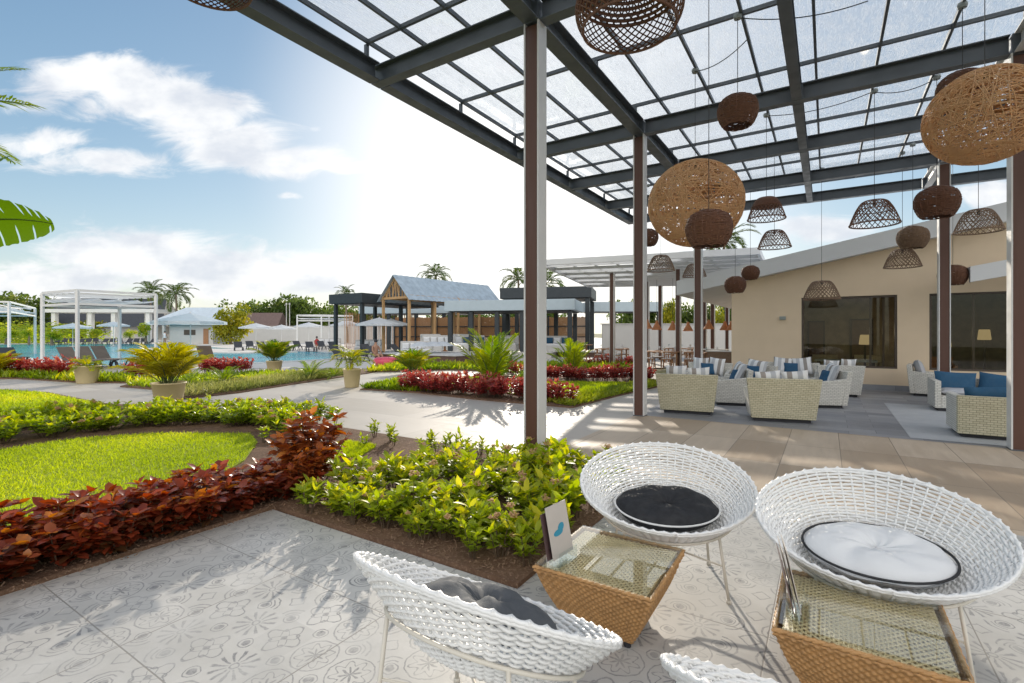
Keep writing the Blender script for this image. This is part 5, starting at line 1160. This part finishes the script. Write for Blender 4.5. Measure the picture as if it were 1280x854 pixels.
def shorts(mt): return lambda t: MB().lathe([(.16, .98), (.175, .88), (.19, .62), (.17, .62), (.15, .9)], 14).obj('clothing', M[mt], t, smooth=True)
def shirt(mt, z0, z1): return lambda t: MB().lathe([(.17, z0), (.165, (z0 + z1) / 2), (.19, z1 - .08), (.09, z1), (.06, z1 + .02)], 14).obj('clothing', M[mt], t, smooth=True)
person(P(466, 452.5) + Vector((.1, .2, -.12)), yaw(.6, -.5), 'bare shouldered person sitting on a charcoal lounger beside the pink inflatable', sit, sitE, sitR, 'skin', sit[4])
person(D(206, HZ, 62).to_2d().to_3d(), 0, 'person in a white shirt standing at the pale hip roofed pool house', stand, sitE, standR, 'skin', stand[4], None, shirt('white_cloth', .9, 1.48))
person(D(396, HZ, 46).to_2d().to_3d() + Vector((0, 0, -.1)), yaw(.5, -.8), 'person in a red top resting on the far lounger row', sit, sitE, sitR, 'skin', sit[4], None, shirt('cloth_r', .46, 1.05))
# ---- far buildings
t = thing('white_colonnade', 'white colonnade with square columns beyond the pool at the left', 'colonnade', D(138, HZ, 80).to_2d().to_3d())
MB().box((0, 0, 5.0), (17.5, 5, .55)).obj('roof', M['white_paint'], t)
for i, x in enumerate((-7.2, -4.6, -1.5, -.6, 2.2, 4.9, 7.6)): MB().box((x, -1.9 if i % 2 == 0 else 1.5, 2.36), (.62, .62, 4.72)).obj('column', M['white_paint'], t)
t = thing('slate_roofed_house', 'low house with a dark steep slate roof behind the white colonnade', 'house', D(120, HZ, 98).to_2d().to_3d(), R(4))
MB().box((0, 4, 1.5), (22, 7, 3.0)).obj('wall', M['palewall'], t)
MB().add([(-13, -1, 2.8), (13, -1, 2.8), (13, 9, 2.8), (-13, 9, 2.8), (-9.5, 4, 8.6), (11, 4, 8.6)], [(0, 1, 5, 4), (1, 2, 5), (2, 3, 4, 5), (3, 0, 4), (3, 2, 1, 0)]).obj('roof', M['slate'], t)
MB().box((-8, .1, 2.0), (3, 1.6, 2.4)).obj('porch', M['palewall'], t); MB().box((-7.6, -.75, 1.4), (1.2, .1, 1.8)).obj('doorway', M['foot'], t)
t = thing('pool_house', 'pale pool house with a light blue hip roof left of the yellow green tree', 'house', D(232, HZ, 68).to_2d().to_3d(), R(-3))
MB().box((.8, 2, 1.4), (6.2, 4, 2.8)).obj('wall', M['palewall'], t); MB().add([(-5.6, -.8, 2.65), (4.6, -.8, 2.65), (4.6, 5, 2.65), (-5.6, 5, 2.65), (-1.4, 2, 5.1), (4.0, 2, 5.1)], [(0, 1, 5, 4), (1, 2, 5), (2, 3, 4, 5), (3, 0, 4), (3, 2, 1, 0)]).obj('roof', M['paleroof'], t)
MB().box((2.9, -.03, 1.05), (.7, .06, 2.1)).obj('door', M['teak'], t); w = MB().box((.6, -.03, 1.6), (1.6, .06, .7)).obj('window', M['dark_frame'], t)
for x in (-4.9, -2.7): MB().box((x, -.5, 1.32), (.3, .3, 2.64)).obj('column', M['palewall'], t)
t = thing('brown_roofed_house', 'house with a plain brown roof behind the parasols, right of the yellow green tree', 'house', D(322, HZ, 88).to_2d().to_3d())
MB().box((0, 3, 1.2), (6, 5, 2.4)).obj('wall', M['palewall'], t); MB().add([(-3.6, 0, 2.3), (3.4, 0, 2.3), (3.4, 6, 2.3), (-3.6, 6, 2.3), (-3.3, 3, 5.2), (3.1, 3, 5.2)], [(0, 1, 5, 4), (1, 2, 5), (2, 3, 4, 5), (3, 0, 4), (3, 2, 1, 0)]).obj('roof', M['redroof'], t)
t = thing('garden_wall', 'long pale wall behind the far loungers', 'wall', (0, 0, 0)); MB().bar((-46, 78, 1.25), (-17, 74, 1.25), .25, 2.5).obj('wall_panel', M['palewall'], t); MB().bar((-46.1, 78, 2.54), (-16.9, 74, 2.54), .35, .08).obj('coping', M['palewall'], t)
t = thing('low_hedge', 'clipped green hedge along the far pool side at the left', 'hedge', (0, 0, 0))
hm = tree_mesh(71, 'hedge', 5000, 6, 1.2, 40, .4); o = link('foliage', hm, t, tuple(D(20, HZ, 72).to_2d().to_3d() + Vector((0, 0, 1.0)))); o.scale = (2.3, .3, .75)
for i, px in enumerate((358, 362)): 
    t = thing('lamp_post', ('thin pole above the tree line, the left of two', 'thin pole above the tree line, the right of two')[i], 'pole', D(px, HZ, 82).to_2d().to_3d()); MB().tube([(0, 0, 0), (0, 0, 6.2)], [.09, .06], 6).lathe([(0, 0), (.14, 0), (.14, .3), (0, .34)], 8, (0, 0, 6.15)).obj('pole', M['palewall'], t)
# ---- pool bar: dark canopies, timber gable, flat roofed pavilion
def flatroof(name, label, corner, la, lb, zb, zt, mat, posts, pmat='charcoal', pw=.22, ang=RZ):
    """corner nearest the camera; la goes left-back (-x), lb goes along +y (local)"""
    t = thing(name, label, 'pavilion', corner, ang)
    MB().box((-la / 2, lb / 2, (zb + zt) / 2), (la, lb, zt - zb)).obj('roof', M[mat], t, bevel=.02)
    MB().box((-la / 2, lb / 2, zb - .02), (la - .5, lb - .5, .05)).obj('ceiling', M['charcoal'], t)
    for x, y in posts: MB().box((x, y, zb / 2 - .03), (pw, pw, zb - .06)).obj('post', M[pmat], t)
    return t
flatroof('dark_canopy', 'dark flat canopy left of the timber gable by the pool', (-10.3, 34, 0), 3.5, 8, 3.62, 4.3, 'charcoal', [(-.3, .3), (-3.1, .3), (-.3, 4), (-3.1, 4), (-.3, 7.6), (-3.1, 7.6)])
flatroof('flat_pavilion', 'long pale blue grey flat roofed pavilion on dark posts behind the nearest post', (3.75, 29.5, 0), 8.3, 4.6, 2.92, 3.58, 'bluegrey', [(-.35, .3), (-.5, 4.2), (-3.3, .3), (-3.4, 4.2), (-4.9, .3), (-5.2, 4.2), (-6.6, .3), (-8.0, .3), (-8.0, 4.2), (-1.8, 4.2)], 'charcoal', .26, R(-14))
flatroof('dark_canopy', 'dark flat canopy right of the nearest post, in front of the white slatted pergola', (5.6, 35, 0), 6.7, 4.6, 4.05, 4.85, 'charcoal', [(-.3, .3), (-.3, 4.2), (-3.6, .3), (-6.4, .3), (-6.4, 4.2)], 'charcoal', .3, R(-14))
flatroof('flat_pavilion', 'pale flat roof behind the timber gable posts', (-3.2, 44, 0), 11, 4, 3.3, 4.3, 'bluegrey', [(-.4, .3), (-3, .3), (-5.6, .3), (-8.2, .3), (-10.6, .3)], 'charcoal', .3, R(-8))
flatroof('flat_pavilion', 'pale flat roof edge beyond the dining tables', (12.5, 41, 0), 6.4, 3, 3.3, 4.1, 'bluegrey', [(-6, .3), (-4, .3), (-2, .3), (-.3, .3)], 'charcoal', .26, 0)
t = thing('timber_gable', 'open pine gable frame with a zinc sheet roof by the pool', 'shelter', (-8.0, 34.2, 0), R(-38))
GW, GL, ZE, ZA = 2.75, 9.4, 3.95, 5.4
for y in np.linspace(0, GL, 5):
    for x in (-GW / 2, GW / 2): MB().box((x, y, ZE / 2), (.15, .15, ZE)).obj('post', M['timber'], t)
    tr = MB(); tr.bar((-GW / 2, y, ZE), (GW / 2, y, ZE), .1, .16)
    for s in (-1, 1): tr.bar((s * (GW / 2 + .25), y, ZE - .16), (0, y, ZA), .1, .14)
    for q in range(-3, 4):
        if q % 2: tr.bar((q * GW / 8, y, ZE), ((q + (1 if q < 0 else -1)) * GW / 8, y, ZE + (ZA - ZE) * (1 - abs(q + (1 if q < 0 else -1)) / 4.2)), .06, .07)
        tr.bar((q * GW / 8, y, ZE), (q * GW / 8, y, ZE + (ZA - ZE) * (1 - abs(q) / 4.2)), .06, .07)
    tr.obj('truss', M['timber'], t)
for s in (-1, 1):
    MB().bar((s * GW / 2, -.1, ZE + .06), (s * GW / 2, GL + .1, ZE + .06), .1, .2).obj('eave_beam', M['timber'], t)
    a, b = Vector((s * (GW / 2 + .35), 0, ZE - .22)), Vector((0, 0, ZA + .1)); n = 26; vs = []; fs = []
    for j in range(41):
        y = -.3 + (GL + .6) * j / 40
        for i in range(2): q = a.lerp(b, i); vs.append((q.x, y, q.z + .025 * (j % 2)))
    for j in range(40): fs.append((j * 2, j * 2 + 1, j * 2 + 3, j * 2 + 2))
    o = MB().add(vs, fs).obj('roof_sheet', M['sheet'], t); so_ = o.modifiers.new('thick', 'SOLIDIFY'); so_.thickness = .03
t = thing('bamboo_screen', 'long orange brown bamboo screen with dark rails behind the pavilion furniture', 'screen', (0, 0, 0))
for i in range(9):
    a, b = Vector((-10.5 + i * 1.95, 44.5 - .28 * i, 0)), Vector((-10.5 + (i + 1) * 1.95 - .12, 44.5 - .28 * (i + 1) + .015, 0)); mb = MB(); n = 22
    for q in range(n):
        p = a.lerp(b, (q + .5) / n); mb.tube([p + Vector((0, 0, .05)), p + Vector((0, 0, 2.9 + rng.normal(0, .03)))], .042, 5)
    mb.obj('slat_panel', M['bamboo'], t); MB().bar(a + Vector((0, -.08, 1.2)), b + Vector((0, -.08, 1.2)), .06, .07).bar(a + Vector((0, -.08, 2.1)), b + Vector((0, -.08, 2.1)), .06, .07).obj('rail', M['charcoal'], t)
    MB().box(a + Vector((-.05, -.1, 1.5)), (.12, .12, 3.0)).obj('post', M['charcoal'], t)
t = thing('bamboo_screen', 'open bamboo screen in front of greenery below the left dark canopy', 'screen', (0, 0, 0)); mb = MB()
for q in range(60):
    p = Vector((-15.5 + q * .11, 46, 0)); mb.tube([p, p + Vector((rng.normal(0, .03), 0, 3.4 + rng.normal(0, .1)))], .025, 4)
mb.obj('slats', M['bamboo'], t)
t = thing('bar_deck', 'raised brown timber deck with a grey top in front of the pool bar', 'deck', (-4.2, 27.0, 0), R(-32)); MB().box((0, 0, .2), (5.6, 3.4, .4)).obj('side', M['deck_wood'], t); MB().box((0, 0, .42), (5.75, 3.55, .035)).obj('top', M['concrete'], t)
t = thing('bar_deck', 'low brown timber deck behind the yellow green palm, right of the nearest post', 'deck', (2.6, 33.5, 0), R(-14)); MB().box((0, 0, .15), (7, 3, .3)).obj('side', M['deck_wood'], t); MB().box((0, 0, .32), (7.1, 3.1, .035)).obj('top', M['concrete'], t)
t = thing('bar_deck', 'low pale deck edge under the flat pavilion', 'deck', (-1.5, 33.0, 0), R(-14)); MB().box((0, 0, .17), (9, 4, .34)).obj('side', M['concrete'], t); MB().box((0, 0, .355), (9.1, 4.1, .03)).obj('top', M['rim_tile'], t)
def barsofa(px, Y, w, rz, label, z=0.0, pc='white_cloth'):
    t = thing('daybed', label, 'daybed', D(px, HZ, Y).to_2d().to_3d() + Vector((0, 0, z)), rz, 'white daybeds and sofas at the pool bar'); MB().box((0, 0, .2), (w, .9, .4)).obj('base', M['palewall'], t, bevel=.03); MB().box((0, -.02, .46), (w - .06, .84, .14)).obj('cushion', M['white_cloth'], t, bevel=.05); MB().box((0, .4, .72), (w, .14, .6)).obj('back', M['palewall'], t, bevel=.03)
    for i in range(int(w / .5)): pil(t, .45, .4, .14, pc if i % 2 else 'white_cloth', (-w / 2 + .3 + i * .5, .24, .72), 14, 4)
for a in ((548, 33, 2.4, R(-10), 'white daybed with cushions at the left under the flat pavilion', .36), (585, 32, 2.0, R(-14), 'white sofa under the flat pavilion, behind the large palm', .36, 'blue_cloth'), (520, 31, 1.8, R(20), 'pale daybed behind the raised brown deck'), (462, 38, 2.2, R(10), 'pale daybed below the overlapping parasols'), (408, 48, 2.6, R(5), 'long white daybed at the far pool side'), (692, 31.5, 2.2, R(-14), 'white sofa with a dark cushion right of the nearest post', .33, 'blue_cloth'), (630, 32.5, 1.8, R(-14), 'white sofa just left of the nearest post', .36)): barsofa(*a)
for i, (px, Y, lb) in enumerate(((556, 29.5, 'low round wooden table in front of the white daybed'), (668, 30, 'low wooden table right behind the nearest post'), (733, 33.8, 'dark wooden bar table before the dark canopy posts'))):
    t = thing('low_table', lb, 'table', D(px, HZ, Y).to_2d().to_3d() + Vector((0, 0, .34 if i != 0 else .44))); MB().lathe([(0, .36), (.42, .36), (.44, .38), (.42, .41), (0, .41)], 20).obj('top', M['teak'], t); MB().lathe([(.2, 0), (.22, .02), (.07, .08), (.06, .36)], 12).obj('leg', M['teak'], t)
for i, px in enumerate((527, 541, 553)):
    t = thing('small_parasol', ('left', 'middle', 'right')[i] + ' one of three low pale dome shades on the bar deck', 'shade', D(px, HZ, 26.8 + .4 * i).to_2d().to_3d() + Vector((0, 0, .44)), 0); MB().lathe([(0, .62), (.3, .58), (.62, .40), (.64, .38), (.28, .53), (0, .58)], 16).obj('canopy', M['canvas'], t); MB().tube([(0, 0, 0), (0, 0, .6)], .02, 6).obj('pole', M['white_paint'], t)
for i, (px, pz) in enumerate(((524, .3), (562, .5))):
    t = thing('patterned_panel', ('blue and white patterned panel at the pool bar, left', 'blue and white patterned panel at the pool bar, right')[i], 'panel', D(px + 14, HZ, 35 - .5 * i).to_2d().to_3d() + Vector((0, 0, .36)), R(-12)); mb = MB().box((0, 0, .55), (1.5, .08, 1.1)); mb.obj('board', M['palewall'], t); p2 = MB()
    for a in range(7):
        for b in range(5):
            if (a * 3 + b * 5 + i) % 3: p2.box((-.62 + a * .205, -.046, .14 + b * .2), (.10, .012, .10), R(45))
    p2.obj('motif', M['bluegrey'], t)
# ---- dining tables and chairs
def dchair_proto():
    t = thing('dining_chair', '', 'chair', (0, 0, 0)); MB().box((0, 0, .45), (.44, .43, .035)).obj('seat', M['teak'], t, bevel=.01)
    for x, y in ((-.19, .18), (.19, .18), (-.19, -.18), (.19, -.18)): MB().tube([(x, y, .44), (x * 1.15, y * 1.2, 0)], [.022, .016], 6).obj('leg', M['teak'], t)
    MB().tube([(-.25, .08, .70), (-.24, -.14, .72), (-.12, -.25, .76), (.12, -.25, .76), (.24, -.14, .72), (.25, .08, .70)], .022, 6).obj('back_rail', M['teak'], t)
    sp_ = MB()
    for a in (-.2, -.1, 0, .1, .2): sp_.tube([(a * .9, -.19, .46), (a, -.235 + abs(a) * .2, .75)], .010, 5)
    sp_.obj('spindles', M['teak'], t); MB().box((0, .01, .485), (.40, .39, .035)).obj('cushion', M['white_cloth'], t, bevel=.012); return t
dp = dchair_proto(); nth = 0
def dtable(px, Y, w, label, items=True):
    c = D(px, HZ, Y).to_2d().to_3d(); t = thing('dining_table', label, 'table', c, RZ, 'wooden dining tables under the white pergola'); MB().box((0, 0, .74), (w, .85, .04)).obj('top', M['teak'], t, bevel=.01)
    for x in (-1, 1):
        for y in (-1, 1): MB().box((x * (w / 2 - .07), y * .35, .36), (.06, .06, .72)).obj('leg', M['teak'], t)
    return c
def glassware(c, n, label):
    for i in range(n):
        g = thing('wine_glass', label, 'glass', Vector(c) + X2 * (-.5 + i * .32) + U2 * (.2 if i % 2 else -.22) + Vector((0, 0, .76)), 0, 'glasses and napkins on the dining tables'); MB().lathe([(0, .0), (.035, .004), (.006, .015), (.006, .08), (.035, .11), (.04, .15), (.033, .2), (.031, .2), (.037, .15), (.03, .115), (0, .1)], 12).obj('bowl', M['white_cloth'] if i % 2 else M['acrylic'], g, smooth=True)
first = True
for ti, (px, Y, w, lb, cl) in enumerate(((828, 21.2, 1.5, 'wooden dining table between the second and third posts, nearest', 'wooden spindle chair at the nearest dining table'), (850, 25.5, 1.5, 'wooden dining table behind the nearest dining table', 'wooden spindle chair at the second row dining table'), (880, 20.5, 1.4, 'wooden dining table right of the third post', 'wooden spindle chair at the table right of the third post'), (765, 24.8, 1.4, 'wooden dining table just left of the second post', 'wooden spindle chair at the table left of the second post'))):
    c = dtable(px, Y, w, lb); glassware(c, 4, ('glass on the nearest dining table', 'glass on the second row dining table', 'glass on the table right of the third post', 'glass on the table left of the second post')[ti])
    for s in (-1, 1):
        for q in (-.38, .38):
            loc = c + X2 * q + U2 * s * .62; rz_ = RZ + (0 if s < 0 else math.pi) + rng.normal(0, .08)
            if first: dp.location = loc; dp.rotation_euler = (0, 0, rz_); dp['label'] = cl; dp['group'] = 'chairs round the dining tables ' + str(ti); dp['group'] = cl; first = False
            else: dup(dp, loc, rz_, cl, cl)
t = thing('sideboard', 'brown wicker sideboard with glasses beside the cream wall corner', 'sideboard', D(905, HZ, 18.6).to_2d().to_3d(), RZ); MB().box((0, 0, .42), (1.1, .5, .84)).obj('cabinet', M['rattan_tan'], t); MB().box((0, 0, .86), (1.2, .58, .035)).obj('top', M['white_paint'], t)
t = thing('sideboard', 'brown wicker sideboard behind the one at the wall corner', 'sideboard', D(893, HZ, 20.4).to_2d().to_3d(), RZ); MB().box((0, 0, .42), (.9, .5, .84)).obj('cabinet', M['rattan_tan'], t); MB().box((0, 0, .86), (1.0, .58, .035)).obj('top', M['white_paint'], t)
cone = MB().lathe([(.03, .30), (.06, .27), (.09, .15), (.24, -.12), (.25, -.16), (.235, -.16), (.08, .13), (.02, .25)], 18).mesh('shade', M['cane'])
CL = ('left of the row, right beside the second post', 'second from the left, over the nearest dining table', 'left of the slim white pergola post', 'right of the slim white pergola post', 'between the third post and the wall', 'nearest the cream wall, left of a pair', 'nearest the cream wall, right of a pair')
for i, (px, py, Y) in enumerate(((809, 407, 24), (821, 408.5, 24.5), (841, 409, 24), (860, 410, 24.5), (886, 407.5, 24), (906, 409, 25), (914, 409, 24.6))):
    c = D(px, py, Y); t = thing('cone_lamp', 'orange cane cone lamp ' + CL[i], 'lamp', c, 0, 'orange cone lamps over the dining tables'); link('shade', cone, t); MB().tube([(0, 0, .28), (0, 0, ZW + .05 - c.z)], .008, 5).obj('cord', M['cord'], t)
